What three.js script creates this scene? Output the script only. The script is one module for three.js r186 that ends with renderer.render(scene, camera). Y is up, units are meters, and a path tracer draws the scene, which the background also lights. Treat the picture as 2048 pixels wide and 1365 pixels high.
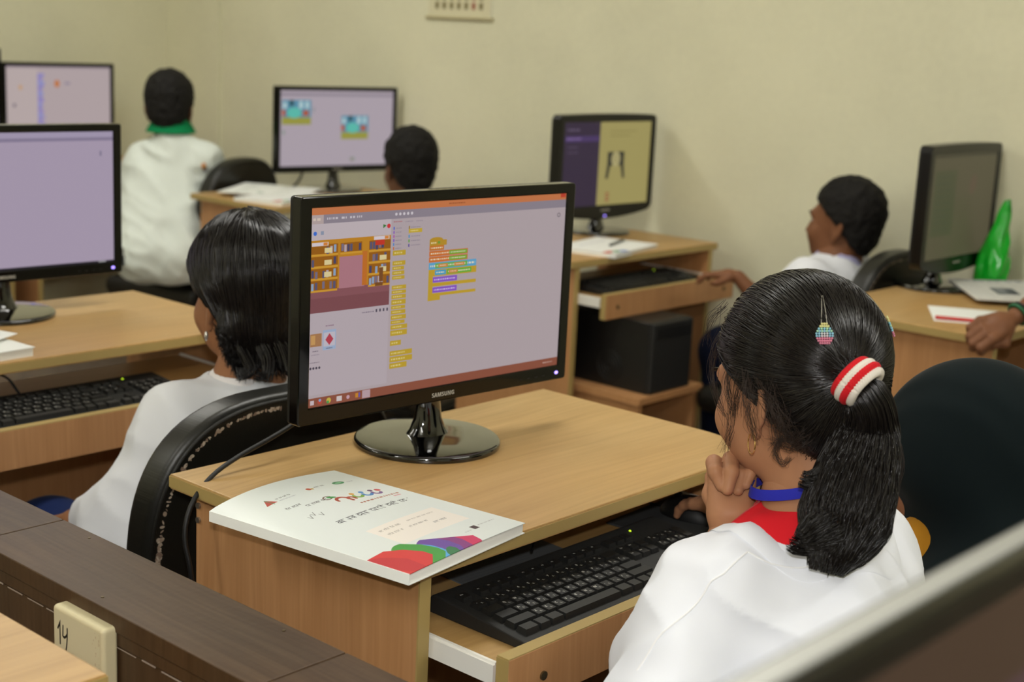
import * as THREE from 'three';
import { RoundedBoxGeometry } from 'three/addons/geometries/RoundedBoxGeometry.js';
import { mergeGeometries, mergeVertices } from 'three/addons/utils/BufferGeometryUtils.js';
import { ImprovedNoise } from 'three/addons/math/ImprovedNoise.js';
import { RectAreaLightUniformsLib } from 'three/addons/lights/RectAreaLightUniformsLib.js';
import { FontLoader } from 'three/addons/loaders/FontLoader.js';
import { TextGeometry } from 'three/addons/geometries/TextGeometry.js';

// ------------------------------------------------------------------ camera, lights, exposure
const scene = new THREE.Scene();
const camera = new THREE.PerspectiveCamera(26.7, 2048 / 1365, 0.05, 40);
{
  const pitch = THREE.MathUtils.degToRad(12.071), roll = THREE.MathUtils.degToRad(2.847), yaw = THREE.MathUtils.degToRad(48.71);
  camera.position.set(-1.0835, 1.3478, 1.5457);
  const fw = new THREE.Vector3(Math.sin(yaw) * Math.cos(pitch), -Math.sin(pitch), -Math.cos(yaw) * Math.cos(pitch));
  const r = new THREE.Vector3(Math.cos(yaw), 0, Math.sin(yaw)), u = r.clone().cross(fw);
  camera.up.copy(r).multiplyScalar(-Math.sin(roll)).addScaledVector(u, Math.cos(roll));
  camera.lookAt(camera.position.clone().add(fw));
  camera.focus = 1.75;
  camera.userData.fStop = 5.0;
}
const renderer = new THREE.WebGLRenderer({ antialias: true });
renderer.toneMapping = THREE.LinearToneMapping;
renderer.toneMappingExposure = 1.0;
renderer.shadowMap.enabled = true;
scene.background = new THREE.Color(0x000000);
RectAreaLightUniformsLib.init();
const CEIL = 2.9;
const PANELS = [[-2.1, -2.5], [1.1, -2.5], [-2.1, -0.2], [1.1, -0.2], [-2.1, 2.2], [1.1, 2.2]];
const PANEL_LIGHT = 14, UPLIGHT = 9, FLASH = 3.8, LAMP_Y = 2.55;
for (const [x, z] of PANELS) {
  const l = new THREE.RectAreaLight(new THREE.Color(1.0, 0.985, 0.93), PANEL_LIGHT, 1.2, 0.3);
  l.position.set(x, LAMP_Y - 0.04, z); l.lookAt(x, 0, z); l.castShadow = true; scene.add(l);
  const u = new THREE.RectAreaLight(new THREE.Color(1.0, 0.985, 0.93), UPLIGHT, 1.2, 0.3);
  u.position.set(x, LAMP_Y + 0.04, z); u.lookAt(x, 9, z); u.castShadow = true; scene.add(u);
}
{ // the flash gun on top of the photographer's camera
  const f = new THREE.SpotLight(new THREE.Color(1, 0.985, 0.97), FLASH, 0, 0.62, 0.6, 2);
  f.position.set(-1.10, 1.47, 1.56); f.target.position.set(0.6, 0.72, 0.1);
  f.castShadow = true; f.shadow.radius = 1.2; f.shadow.mapSize.set(2048, 2048); scene.add(f, f.target);
}

// ------------------------------------------------------------------ helpers
let seedState = 20240611;
const rnd = () => { seedState = (seedState + 0x6d2b79f5) | 0; let t = Math.imul(seedState ^ (seedState >>> 15), 1 | seedState); t = (t + Math.imul(t ^ (t >>> 7), 61 | t)) ^ t; return ((t ^ (t >>> 14)) >>> 0) / 4294967296; };
const rr = (a, b) => a + (b - a) * rnd();
const noise = new ImprovedNoise();
const V = (a) => new THREE.Vector3(a[0], a[1], a[2]);
const rad = THREE.MathUtils.degToRad;
const used = new Map();
function numbered(name) { const n = used.get(name) || 0; used.set(name, n + 1); return n ? name + '_' + String(n).padStart(3, '0') : name; }
function thing(name, label, category, pos = [0, 0, 0], turn = 0, group) {
  const o = new THREE.Group(); o.name = numbered(name); o.position.set(pos[0], pos[1], pos[2]); o.rotation.y = turn;
  o.userData = { label, category }; if (group) o.userData.group = group; scene.add(o); return o;
}
function part(name, geo, mat, parent, label) {
  const g = Array.isArray(geo) ? merge(geo) : geo;
  const m = new THREE.Mesh(g, mat); m.name = name; m.castShadow = m.receiveShadow = true; if (label) m.userData.label = label; parent.add(m); return m;
}
function lone(name, geo, mat, label, category, pos, turn = 0, group) {
  const g = Array.isArray(geo) ? merge(geo) : geo;
  const m = new THREE.Mesh(g, mat); m.name = numbered(name); m.castShadow = m.receiveShadow = true;
  m.userData = { label, category }; if (group) m.userData.group = group;
  if (pos) m.position.set(pos[0], pos[1], pos[2]); m.rotation.y = turn; scene.add(m); return m;
}
function struct(name, geo, mat, label) {
  const g = Array.isArray(geo) ? merge(geo) : geo;
  const m = new THREE.Mesh(g, mat); m.name = name; m.castShadow = m.receiveShadow = true; m.userData = { kind: 'structure', label }; scene.add(m); return m;
}
function merge(list) {
  const l = list.map((g) => { const h = g.index ? g.toNonIndexed() : g.clone(); for (const k of Object.keys(h.attributes)) if (!['position', 'normal', 'uv'].includes(k)) h.deleteAttribute(k);
    if (!h.attributes.uv) h.setAttribute('uv', new THREE.BufferAttribute(new Float32Array(h.attributes.position.count * 2), 2)); h.morphAttributes = {}; return h; });
  return mergeGeometries(l);
}
const box = (w, h, d, x = 0, y = 0, z = 0) => new THREE.BoxGeometry(w, h, d).translate(x, y, z);
const rbox = (w, h, d, r, x = 0, y = 0, z = 0, seg = 2) => new RoundedBoxGeometry(w, h, d, seg, r).translate(x, y, z);
const cyl = (r0, r1, h, x = 0, y = 0, z = 0, n = 24) => new THREE.CylinderGeometry(r0, r1, h, n).translate(x, y, z);
function tube(pts, r, seg = 24, sides = 8) { return new THREE.TubeGeometry(new THREE.CatmullRomCurve3(pts.map(V)), seg, r, sides, false); }
function rrShape(x0, y0, x1, y1, r) { // r: [bottom left, bottom right, top right, top left]
  const [a, b, c, d] = Array.isArray(r) ? r : [r, r, r, r], s = new THREE.Shape();
  s.moveTo(x0 + a, y0); s.lineTo(x1 - b, y0); if (b) s.quadraticCurveTo(x1, y0, x1, y0 + b); s.lineTo(x1, y1 - c); if (c) s.quadraticCurveTo(x1, y1, x1 - c, y1);
  s.lineTo(x0 + d, y1); if (d) s.quadraticCurveTo(x0, y1, x0, y1 - d); s.lineTo(x0, y0 + a); if (a) s.quadraticCurveTo(x0, y0, x0 + a, y0); return s;
}
function extrude(shape, depth, bevel = 0, curve = 10, bseg = 2) {
  return new THREE.ExtrudeGeometry(shape, { depth, bevelEnabled: bevel > 0, bevelThickness: bevel, bevelSize: bevel, bevelOffset: -bevel, bevelSegments: bseg, curveSegments: curve });
}
// texture coordinates in metres taken from the face each triangle points to; grain runs along v
function metreUV(geo, size, top = 'x') {
  const g = geo.index ? geo.toNonIndexed() : geo, p = g.attributes.position, n = g.attributes.normal, uv = new Float32Array(p.count * 2);
  for (let i = 0; i < p.count; i += 3) {
    let ax = 0, ay = 0, az = 0; for (let k = 0; k < 3; k++) { ax += Math.abs(n.getX(i + k)); ay += Math.abs(n.getY(i + k)); az += Math.abs(n.getZ(i + k)); }
    for (let k = 0; k < 3; k++) {
      const x = p.getX(i + k), y = p.getY(i + k), z = p.getZ(i + k); let u, v;
      if (ay >= ax && ay >= az) { if (top === 'x') { u = z; v = x; } else { u = x; v = z; } } else if (ax >= az) { u = z; v = y; } else { u = x; v = y; }
      uv[(i + k) * 2] = u / size; uv[(i + k) * 2 + 1] = v / size;
    }
  }
  g.setAttribute('uv', new THREE.BufferAttribute(uv, 2)); return g;
}
// ------------------------------------------------------------------ procedural textures
function dataTex(w, h, fn, srgb = true) {
  const d = new Uint8Array(w * h * 4); let c;
  for (let y = 0; y < h; y++) for (let x = 0; x < w; x++) { c = fn(x / w, y / h, x, y); const i = (y * w + x) * 4; d[i] = c[0]; d[i + 1] = c[1]; d[i + 2] = c[2]; d[i + 3] = 255; }
  const t = new THREE.DataTexture(d, w, h, THREE.RGBAFormat); t.wrapS = t.wrapT = THREE.RepeatWrapping; t.magFilter = THREE.LinearFilter; t.minFilter = THREE.LinearMipmapLinearFilter; t.generateMipmaps = true;
  if (srgb) t.colorSpace = THREE.SRGBColorSpace; t.needsUpdate = true; return t;
}
// noise that tiles over the unit square
const tn = (u, v, fu, fv, s) => { const n = (a, b) => noise.noise(a * fu + s, b * fv + s * 1.7, s); const f = (a, b, t) => a + (b - a) * t; return f(f(n(u, v), n(u - 1, v), u), f(n(u, v - 1), n(u - 1, v - 1), u), v); };
const cl = (x) => Math.max(0, Math.min(255, x));
function woodTex(base, amp, warm, s) {
  return dataTex(512, 512, (u, v) => {
    const w = tn(u, v, 3, 2, s + 3) * 0.03; const uu = u + w;
    let k = tn(uu, v, 90, 3, s) * 0.5 + tn(uu, v, 34, 2, s + 9) * 0.5 + tn(uu, v, 170, 7, s + 5) * 0.35; const m = tn(u, v, 5, 2, s + 20);
    return [cl(base[0] + amp * k + warm * m), cl(base[1] + amp * k * 0.95 + warm * 0.4 * m), cl(base[2] + amp * k * 0.85 - warm * 0.2 * m)];
  });
}
function canvasTex(w, h, draw) {
  const c = document.createElement('canvas'); c.width = w; c.height = h; draw(c.getContext('2d'), w, h);
  const t = new THREE.CanvasTexture(c); t.colorSpace = THREE.SRGBColorSpace; t.magFilter = THREE.LinearFilter; return t;
}
const std = (o) => new THREE.MeshStandardMaterial(o), phy = (o) => new THREE.MeshPhysicalMaterial(o);
const speck = dataTex(256, 256, (u, v) => { const k = 128 + 70 * tn(u, v, 60, 60, 2) + 50 * tn(u, v, 14, 14, 7); return [k, k, k]; }, false);
const weave = dataTex(256, 256, (u, v, x, y) => { const k = 128 + 60 * Math.sin(x * Math.PI / 4) * Math.sin(y * Math.PI / 4) + 40 * tn(u, v, 40, 40, 4); return [k, k, k]; }, false);
const withRepeat = (t, n) => { const c = t.clone(); c.repeat.set(n, n); c.needsUpdate = true; return c; };
const beechTop = woodTex([184, 147, 92], 24, 9, 1.3), beechSide = woodTex([183, 134, 88], 22, 8, 4.1), darkWood = woodTex([74, 54, 34], 24, 10, 8.2);
const M = {
  top: phy({ map: beechTop, roughness: 0.42, clearcoat: 0.15, clearcoatRoughness: 0.35 }),
  side: std({ map: beechSide, roughness: 0.5 }),
  edge: std({ color: 0xab935a, roughness: 0.5, map: null }),
  dark: phy({ map: darkWood, roughness: 0.45, specularIntensity: 0.45, clearcoat: 0.12, clearcoatRoughness: 0.35, bumpMap: speck, bumpScale: 0.0004 }),
  gloss: phy({ color: 0x060606, roughness: 0.07, clearcoat: 1, clearcoatRoughness: 0.04 }),
  bezel: phy({ color: 0x080808, roughness: 0.28, specularIntensity: 0.6, clearcoat: 0.25, clearcoatRoughness: 0.15 }),
  frame: phy({ color: 0x050505, roughness: 0.12, clearcoat: 0.35, clearcoatRoughness: 0.05, specularIntensity: 0.5 }),
  plastic: std({ color: 0x0d0d0d, roughness: 0.5 }),
  plasticDull: std({ color: 0x1a1a19, roughness: 0.65, bumpMap: withRepeat(speck, 6), bumpScale: 0.0002 }),
  white: std({ color: 0xe9e7df, roughness: 0.55 }),
  steel: std({ color: 0xa8a49a, roughness: 0.35, metalness: 0.9 }),
  brass: std({ color: 0x6e6146, roughness: 0.4, metalness: 0.8 }),
  paper: std({ color: 0xf1f3ef, roughness: 0.7 }),
  pages: std({ color: 0xe9e9e4, roughness: 0.85 }),
  cable: std({ color: 0x101010, roughness: 0.55 }),
  leather: phy({ color: 0x14140f, roughness: 0.42, bumpMap: withRepeat(speck, 3), bumpScale: 0.0006, clearcoat: 0.15, clearcoatRoughness: 0.4 }),
  led: std({ color: 0x101030, emissive: new THREE.Color(0.35, 0.25, 1), emissiveIntensity: 3.2 }),
  ledGreen: std({ color: 0x203000, emissive: new THREE.Color(0.6, 0.9, 0.02), emissiveIntensity: 1.4 }),
};

// ------------------------------------------------------------------ room
const WALLX = 2.72, WALLZ = -3.88, LX = -3.6, FZ = 3.6;
const wallTex = dataTex(512, 512, (u, v) => { const k = 7 * tn(u, v, 4, 4, 3) + 5 * tn(u, v, 13, 13, 6) + 4 * tn(u, v, 70, 70, 1); return [cl(222 + k), cl(219 + k), cl(190 + k * 0.9)]; });
M.wall = std({ map: wallTex, roughness: 0.75, bumpMap: speck, bumpScale: 0.0006 });
const wallGeo = (w, h, d, x, y, z) => metreUV(box(w, h, d, x, y, z), 1.6);
struct('wall_right', wallGeo(0.2, CEIL, FZ - WALLZ + 0.4, WALLX + 0.1, CEIL / 2, (FZ + WALLZ) / 2), M.wall, 'cream painted plaster wall behind the desks');
struct('wall_back', wallGeo(WALLX - LX, CEIL, 0.2, (WALLX + LX) / 2, CEIL / 2, WALLZ - 0.1), M.wall, 'cream painted end wall in the corner');
struct('wall_left', wallGeo(0.2, CEIL, FZ - WALLZ + 0.4, LX - 0.1, CEIL / 2, (FZ + WALLZ) / 2), M.wall, 'cream painted wall');
struct('wall_front', wallGeo(WALLX - LX, CEIL, 0.2, (WALLX + LX) / 2, CEIL / 2, FZ + 0.1), M.wall, 'cream painted wall');
struct('ceiling', box(WALLX - LX + 0.4, 0.2, FZ - WALLZ + 0.4, (WALLX + LX) / 2, CEIL + 0.1, (FZ + WALLZ) / 2), std({ color: 0xe8e6dd, roughness: 0.9 }), 'white ceiling');
const floorTex = dataTex(256, 256, (u, v) => { const k = 40 * tn(u, v, 50, 50, 3) + 14 * tn(u, v, 6, 6, 8); return [cl(118 + k), cl(108 + k), cl(96 + k)]; });
struct('floor', metreUV(box(WALLX - LX + 0.4, 0.2, FZ - WALLZ + 0.4, (WALLX + LX) / 2, -0.1, (FZ + WALLZ) / 2), 1.2), std({ map: floorTex, roughness: 0.35 }), 'grey mosaic floor');
struct('trim_1', metreUV(box(0.018, CEIL, 0.37, WALLX - 0.009, CEIL / 2, WALLZ + 0.185), 1.6), M.wall, 'shallow cream pilaster in the wall corner');
for (const [x, z] of PANELS) {
  const t = thing('ceiling_light', 'white pendant light fitting glowing above and below', 'ceiling light', [x, LAMP_Y, z], 0, 'pendant light fittings');
  part('housing', rbox(1.26, 0.04, 0.36, 0.008, 0, 0, 0), M.white, t);
  for (const dx of [-0.5, 0.5]) part('hanger', cyl(0.006, 0.006, CEIL - LAMP_Y - 0.02, dx, (CEIL - LAMP_Y) / 2 + 0.01, 0, 8), M.white, t);
  for (const dy of [-0.024, 0.024]) part('diffuser', rbox(1.2, 0.014, 0.3, 0.004, 0, dy, 0), std({ color: 0xffffff, emissive: new THREE.Color(1, 0.985, 0.93), emissiveIntensity: 1.0, roughness: 0.6 }), t);
}

// ------------------------------------------------------------------ desks
const TOP = 0.75, TH = 0.018;
function desk(label, x, z, W, D, { round = 0, tray = 0.1, screws = true } = {}) {
  const t = thing('computer_desk', label, 'desk', [x, 0, z]);
  const s = rrShape(0, -D, W, 0, [0, round, 0, 0]);
  const slab = extrude(s, TH, 0.0015, 14).rotateX(-Math.PI / 2).translate(0, TOP - TH, 0);
  part('tabletop', metreUV(slab, 0.6), M.top, t);
  // edge strip glued round the board
  const o = rrShape(-0.0012, -D - 0.0012, W + 0.0012, 0.0012, [0, round, 0, 0]); o.holes.push(rrShape(0.0005, -D + 0.0005, W - 0.0005, -0.0005, [0, round, 0, 0]));
  part('edge_band', extrude(o, TH - 0.003, 0, 14).rotateX(-Math.PI / 2).translate(0, TOP - TH + 0.0015, 0), M.edge, t, 'yellowish edge strip');
  for (const px of [0.02, W - 0.038]) {
    const p = part('side_panel', metreUV(box(TH - 0.001, TOP - TH, D - 0.034, px + TH / 2, (TOP - TH) / 2, 0.03 + (D - 0.034) / 2), 0.6), M.side, t);
    part('panel_edge', box(TH, TOP - TH, 0.0025, px + TH / 2, (TOP - TH) / 2, D - 0.0028), M.edge, p);
    if (screws) for (const sy of [0.712, 0.692]) part('screw', new THREE.CylinderGeometry(0.0042, 0.0042, 0.003, 14).rotateZ(Math.PI / 2).translate(px - 0.0012, sy, 0.036), M.steel, p);
  }
  part('back_panel', metreUV(box(W - 0.078, 0.3, 0.015, W / 2, 0.42, 0.05), 0.6), M.side, t);
  part('foot_rail', metreUV(box(W - 0.078, 0.09, 0.016, W / 2, 0.07, D * 0.5), 0.6), M.side, t);
  if (tray) { // pulled-out keyboard shelf on white slides
    const zf = D + tray, ty = 0.655, tw = W - 0.094, td = 0.33;
    const k = part('keyboard_shelf', metreUV(box(tw, 0.016, td, W / 2, ty - 0.008, zf - 0.018 - td / 2), 0.6), M.top, t);
    const fb = part('shelf_front', metreUV(rbox(W - 0.078, 0.068, 0.018, 0.0015, W / 2, ty - 0.02, zf - 0.009), 0.6), M.side, k);
    part('front_edge', box(W - 0.078, 0.0015, 0.0175, W / 2, ty + 0.0145, zf - 0.009), M.edge, k);
    part('front_edge', box(0.0015, 0.067, 0.0175, 0.0385, ty - 0.02, zf - 0.009), M.edge, k);
    for (const sx of [0.0425, W - 0.0425]) part('slide_rail', [box(0.008, 0.024, td - 0.005, sx, ty - 0.011, zf - 0.02 - td / 2), box(0.004, 0.003, td - 0.005, sx + 0.001, ty + 0.002, zf - 0.02 - td / 2)], M.white, k, 'white metal drawer slide');
    for (const f of [0.13, 0.87]) part('screw', new THREE.CylinderGeometry(0.0055, 0.0055, 0.003, 16).rotateX(Math.PI / 2).translate(W * f, ty - 0.022, zf + 0.001), M.brass, k);
  }
  return t;
}
desk('light wood computer desk carrying the white workbook and the code editor monitor', 0, 0, 0.765, 0.457, { round: 0.13, tray: 0.122 });
desk('light wood computer desk in front of the girl with the short black bob', -0.056, -1.15, 0.765, 0.457, { tray: 0.125 });
desk('light wood desk against the wall where papers lie under the blue fish tank screen', 1.908, -2.6, 0.7, 0.46, { tray: 0.1 });
desk('light wood wall desk with a black keyboard on its shelf and a computer tower below', 1.908, -1.34, 0.7, 0.46, { tray: 0.095 });
desk('light wood desk by the wall carrying the newspaper and the green bag', 1.908, -0.155, 0.7, 0.46, { tray: 0 });
desk('light wood desk in the wall corner under the screen of blue script lines', 1.76, -3.85, 0.7, 0.46, { tray: 0 });
desk('light wood desk along the end wall under the screen with the pale edge', 1.0, -3.85, 0.7, 0.46, { tray: 0 });
desk('light wood desk beside the dark rail near the ivory socket box', -1.16, 0.006, 0.765, 0.457, { tray: 0.0 });
desk('light wood desk carrying the blurred monitor with the grey top edge', -1.16, 1.19, 0.765, 0.457, { tray: 0.0 });

// ------------------------------------------------------------------ dark wooden rail with a socket box
{
  const t = thing('wooden_rail', 'long dark stained wooden rail running past the desks', 'rail', [-0.213, 0, 0]);
  const cuts = [-1.75, -0.008, 0.525, 1.75];
  for (let i = 0; i < 3; i++) { const a = cuts[i] + 0.0009, b = cuts[i + 1] - 0.0009;
    part('plank', metreUV(rbox(0.118, 0.022, b - a, 0.0015, 0, 0.709, (a + b) / 2), 0.5, 'z'), M.dark, t);
  }
  for (let i = 0; i < 3; i++) { const a = cuts[i] + 0.0005, b = cuts[i + 1] - 0.0005;
    part('moulding', metreUV(rbox(0.1, 0.018, b - a, 0.003, -0.006, 0.689, (a + b) / 2), 0.5, 'z'), M.dark, t);
  }
  part('side_board', metreUV(box(0.02, 0.68, 3.5, -0.044, 0.34, 0), 0.5, 'z'), M.dark, t);
  part('side_board', metreUV(box(0.02, 0.68, 3.5, 0.044, 0.34, 0), 0.5, 'z'), M.dark, t);
  for (let k = 0; k < 9; k++) part('nail', cyl(0.0018, 0.0018, 0.001, 0.046 - 0.09 * (k % 2) , 0.7202, -0.6 + k * 0.17 + rr(-0.03, 0.03), 8), M.brass, t);
  // scratched pale paint line along the moulding
  const scratch = std({ color: 0x9a8a7a, roughness: 0.8 });
  for (let i = 0; i < 30; i++) { const z0 = -0.6 + i * 0.045; if (rnd() < 0.8) part('scratch', box(0.0008, rr(0.0008, 0.0018), 0.045 * rr(0.5, 1), -0.0562, 0.6805 + rr(-0.0006, 0.0006), z0), scratch, t); }
  const s = thing('socket_box', 'ivory socket box with 14 written on it on the dark rail', 'socket', [-0.268, 0.58, 0.238]);
  const ivory = std({ color: 0xd8cda6, roughness: 0.45, bumpMap: speck, bumpScale: 0.0003 });
  part('box', rbox(0.02, 0.125, 0.1, 0.005, -0.01, 0.0625, 0), ivory, s);
  const face = canvasTex(256, 256, (g, w, h) => {
    g.fillStyle = '#d8cfaa'; g.fillRect(0, 0, w, h); g.strokeStyle = '#15130f'; g.lineWidth = 6; g.lineCap = 'round';
    g.beginPath(); g.moveTo(20, 44); g.lineTo(32, 28); g.lineTo(32, 82); g.stroke();
    g.beginPath(); g.moveTo(50, 32); g.lineTo(48, 58); g.quadraticCurveTo(58, 66, 72, 50); g.moveTo(74, 34); g.quadraticCurveTo(74, 70, 66, 90); g.stroke();
    g.fillStyle = 'rgba(150,110,60,.35)'; for (let i = 0; i < 60; i++) g.fillRect(250 - rnd() * rnd() * 50, rnd() * 256, rnd() * 5, rnd() * 6);
  });
  part('face_plate', new THREE.PlaneGeometry(0.09, 0.115).rotateY(-Math.PI / 2).translate(-0.0203, 0.0625, 0), std({ map: face, roughness: 0.45 }), s, 'plate with handwritten 14');
  part('switch', [rbox(0.006, 0.026, 0.014, 0.002, -0.021, 0.045, -0.002)], M.white, s, 'white rocker switch');
  for (const z of [-0.03, 0.03]) part('screw', new THREE.CylinderGeometry(0.004, 0.004, 0.003, 12).rotateZ(Math.PI / 2).translate(-0.021, 0.05 + z * 0.15, z), M.white, s);
}

// ------------------------------------------------------------------ monitors
const font = await new FontLoader().loadAsync('fonts/droid/droid_sans_bold.typeface.json');
const logoGeo = new TextGeometry('SAMSUNG', { font, size: 0.0062, depth: 0.0003, curveSegments: 3 }); logoGeo.computeBoundingBox(); logoGeo.translate(-logoGeo.boundingBox.max.x / 2, 0, 0).scale(1.05, 1, 1);
M.logo = std({ color: 0xb8b4aa, roughness: 0.4 });
function screenMat(tex, k = 1) { return phy({ color: 0x0a0a0a, roughness: 0.35, emissive: 0xffffff, emissiveMap: tex, emissiveIntensity: k, specularIntensity: 0.4 }); }
// modern: slim rectangular bezel; older: rounded corners and a bowed chin
function monitor(label, pos, turn, tex, { w = 0.514, h = 0.307, old = false, glow = 1, lift = 0.072, led = true, baseDx = 0, baseDz = -0.03, silver = false } = {}) {
  const t = thing('computer_monitor', label, 'monitor', [pos[0], TOP, pos[1]], turn);
  const bl = old ? 0.024 : 0.0185, bt = old ? 0.022 : 0.0155, bb = old ? 0.034 : 0.0235, y0 = lift;
  const outer = old ? (() => { const s = new THREE.Shape(), r = 0.02, x = w / 2; s.moveTo(-x, y0 + 0.03); s.quadraticCurveTo(-x + 0.004, y0 + 0.012, -x + 0.03, y0 + 0.008); s.quadraticCurveTo(0, y0 - 0.026, x - 0.03, y0 + 0.008); s.quadraticCurveTo(x - 0.004, y0 + 0.012, x, y0 + 0.03);
    s.lineTo(x, y0 + h - r); s.quadraticCurveTo(x, y0 + h, x - r, y0 + h); s.quadraticCurveTo(0, y0 + h + 0.006, -x + r, y0 + h); s.quadraticCurveTo(-x, y0 + h, -x, y0 + h - r); return s; })() : rrShape(-w / 2, y0, w / 2, y0 + h, 0.006);
  const back = outer.clone();
  outer.holes.push(rrShape(-w / 2 + bl, y0 + bb, w / 2 - bl, y0 + h - bt, 0));
  const dp = old ? 0.03 : 0.02;
  part('frame', extrude(outer, dp - 0.004, 0.002, 12).translate(0, 0, -dp + 0.002), old ? M.bezel : M.frame, t);
  part('back_cover', [extrude(back, 0.004, 0.001, 10).translate(0, 0, -dp - 0.003), rbox(w * 0.72, h * 0.66, 0.03, 0.012, 0, y0 + h * 0.48, -dp - 0.014)], M.plastic, t);
  const sg = new THREE.PlaneGeometry(w - 2 * bl, h - bt - bb).translate(0, y0 + bb + (h - bt - bb) / 2, -0.0022);
  part('screen', sg, screenMat(tex, glow), t, 'lit screen');
  part('screen_panel', box(w - 2 * bl, h - bt - bb, 0.004, 0, y0 + bb + (h - bt - bb) / 2, -0.0055), M.plastic, t);
  const nx = baseDx, nz = baseDz - 0.012;
  // stand: flared neck on a round glossy base
  const sec = []; const nk = [[0.0, 0.036, 0.026], [0.008, 0.03, 0.022], [0.025, 0.023, 0.017], [0.05, 0.02, 0.013], [y0 + 0.05, 0.02, 0.012]];
  for (const [yy, a, b] of nk) sec.push([yy + 0.012, a, b]);
  part('stand_neck', loftEllipse(sec, nx + 0.01, nz), M.gloss, t);
  const R = old ? 0.105 : 0.108;
  part('stand_base', new THREE.LatheGeometry([[0, 0.0], [R - 0.002, 0.0], [R, 0.002], [R, 0.008], [R - 0.0035, 0.0115], [R * 0.5, 0.0132], [0, 0.0138]].map(([a, b]) => new THREE.Vector2(a, b)), 72).translate(nx, 0, baseDz + 0.0), M.gloss, t);
  part('logo', logoGeo.clone().translate(0, y0 + bb * (old ? 0.45 : 0.32), 0.0004), M.logo, t, 'grey maker lettering');
  if (led) part('power_light', new THREE.SphereGeometry(0.0026, 12, 8).scale(1.4, 1, 0.5).translate(old ? 0.0 : w / 2 - 0.022, old ? y0 + 0.0 : y0 + 0.012, 0.001), M.led, t, 'blue power light');
  if (silver) part('top_trim', rbox(w - 0.006, 0.004, 0.011, 0.0015, 0, y0 + h + 0.0005, -0.015), std({ color: 0x8f8f88, roughness: 0.4 }), t, 'light grey top strip');
  if (!old) part('buttons', [0, 1, 2, 3].map((k) => box(0.006, 0.0012, 0.0006, w / 2 - 0.05 - k * 0.016, y0 + 0.01, 0.0003)), M.plasticDull, t);
  return t;
}
function loftEllipse(sec, cx, cz, n = 28) {
  const pos = [], idx = []; sec.forEach(([y, a, b]) => { for (let i = 0; i <= n; i++) { const q = (i / n) * Math.PI * 2; pos.push(cx + a * Math.cos(q), y, cz + b * Math.sin(q)); } });
  for (let j = 0; j < sec.length - 1; j++) for (let i = 0; i < n; i++) { const a = j * (n + 1) + i, b = a + n + 1; idx.push(a, b, a + 1, a + 1, b, b + 1); }
  const g = new THREE.BufferGeometry(); g.setAttribute('position', new THREE.Float32BufferAttribute(pos, 3)); g.setIndex(idx); g.computeVertexNormals(); return g;
}
const LILAC = '#b4a6aa';
function blockText(g, x, y, w, h, c) { g.fillStyle = c; let u = x; while (u < x + w) { const k = rr(h * 0.5, h * 1.8); g.fillRect(u, y, Math.min(k, x + w - u), h); u += k + h * 0.6; } }
const shelfScene = (g, x, y, w, h) => { // cartoon library room, drawn generically
  g.save(); g.beginPath(); g.rect(x, y, w, h); g.clip(); g.fillStyle = '#c28526'; g.fillRect(x, y, w, h); g.fillStyle = '#8a565c'; g.fillRect(x, y + h * 0.68, w, h * 0.32); g.fillStyle = '#7f4d52'; g.fillRect(x, y + h * 0.8, w, h * 0.2);
  g.fillStyle = '#b07a84'; g.fillRect(x + w * 0.35, y + h * 0.25, w * 0.32, h * 0.44); g.fillStyle = '#c3702b'; g.fillRect(x + w * 0.64, y + h * 0.2, w * 0.06, h * 0.48);
  const books = ['#4b4668', '#8fa6c4', '#5b5674', '#b9a9b2', '#7a6f86'];
  for (const [bx, bw] of [[0.0, 0.33], [0.36, 0.27], [0.72, 0.28]]) for (let r = 0; r < 4; r++) { if (bx === 0.36 && r) continue; if (bx === 0.72 && r > 3) continue; const yy = y + h * (0.06 + r * 0.165);
    g.fillStyle = '#9a5f18'; g.fillRect(x + w * bx, yy, w * bw, h * 0.13); g.fillStyle = '#d29a34'; g.fillRect(x + w * bx, yy + h * 0.13, w * bw, h * 0.028);
    for (let k = 0; k < 7; k++) { if (rnd() < 0.35) continue; g.fillStyle = books[Math.floor(rnd() * 5)]; g.fillRect(x + w * (bx + 0.01 + k * bw / 7.4), yy + h * rr(0.01, 0.04), w * 0.03, h * 0.1); }
    if (rnd() < 0.6) { g.fillStyle = '#e0d09a'; g.fillRect(x + w * (bx + bw * 0.5), yy + h * 0.05, w * 0.09, h * 0.07); } }
  g.fillStyle = '#c8382a'; g.fillRect(x + w * 0.8, y + h * 0.06, w * 0.12, h * 0.07); g.fillStyle = '#7b4d28'; g.fillRect(x + w * 0.86, y + h * 0.45, w * 0.05, h * 0.2); g.fillRect(x + w * 0.81, y + h * 0.66, w * 0.1, h * 0.05);
  g.fillStyle = '#d9cdd4'; g.fillRect(x + 4, y + h * 0.03, w * 0.2, h * 0.05); g.fillRect(x + w * 0.78, y + h * 0.005, w * 0.2, h * 0.05); g.fillStyle = '#d8853c'; g.fillRect(x + w * 0.15, y + h * 0.035, w * 0.05, h * 0.04); g.fillRect(x + w * 0.92, y + h * 0.01, w * 0.05, h * 0.04);
  g.restore();
};
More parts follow.
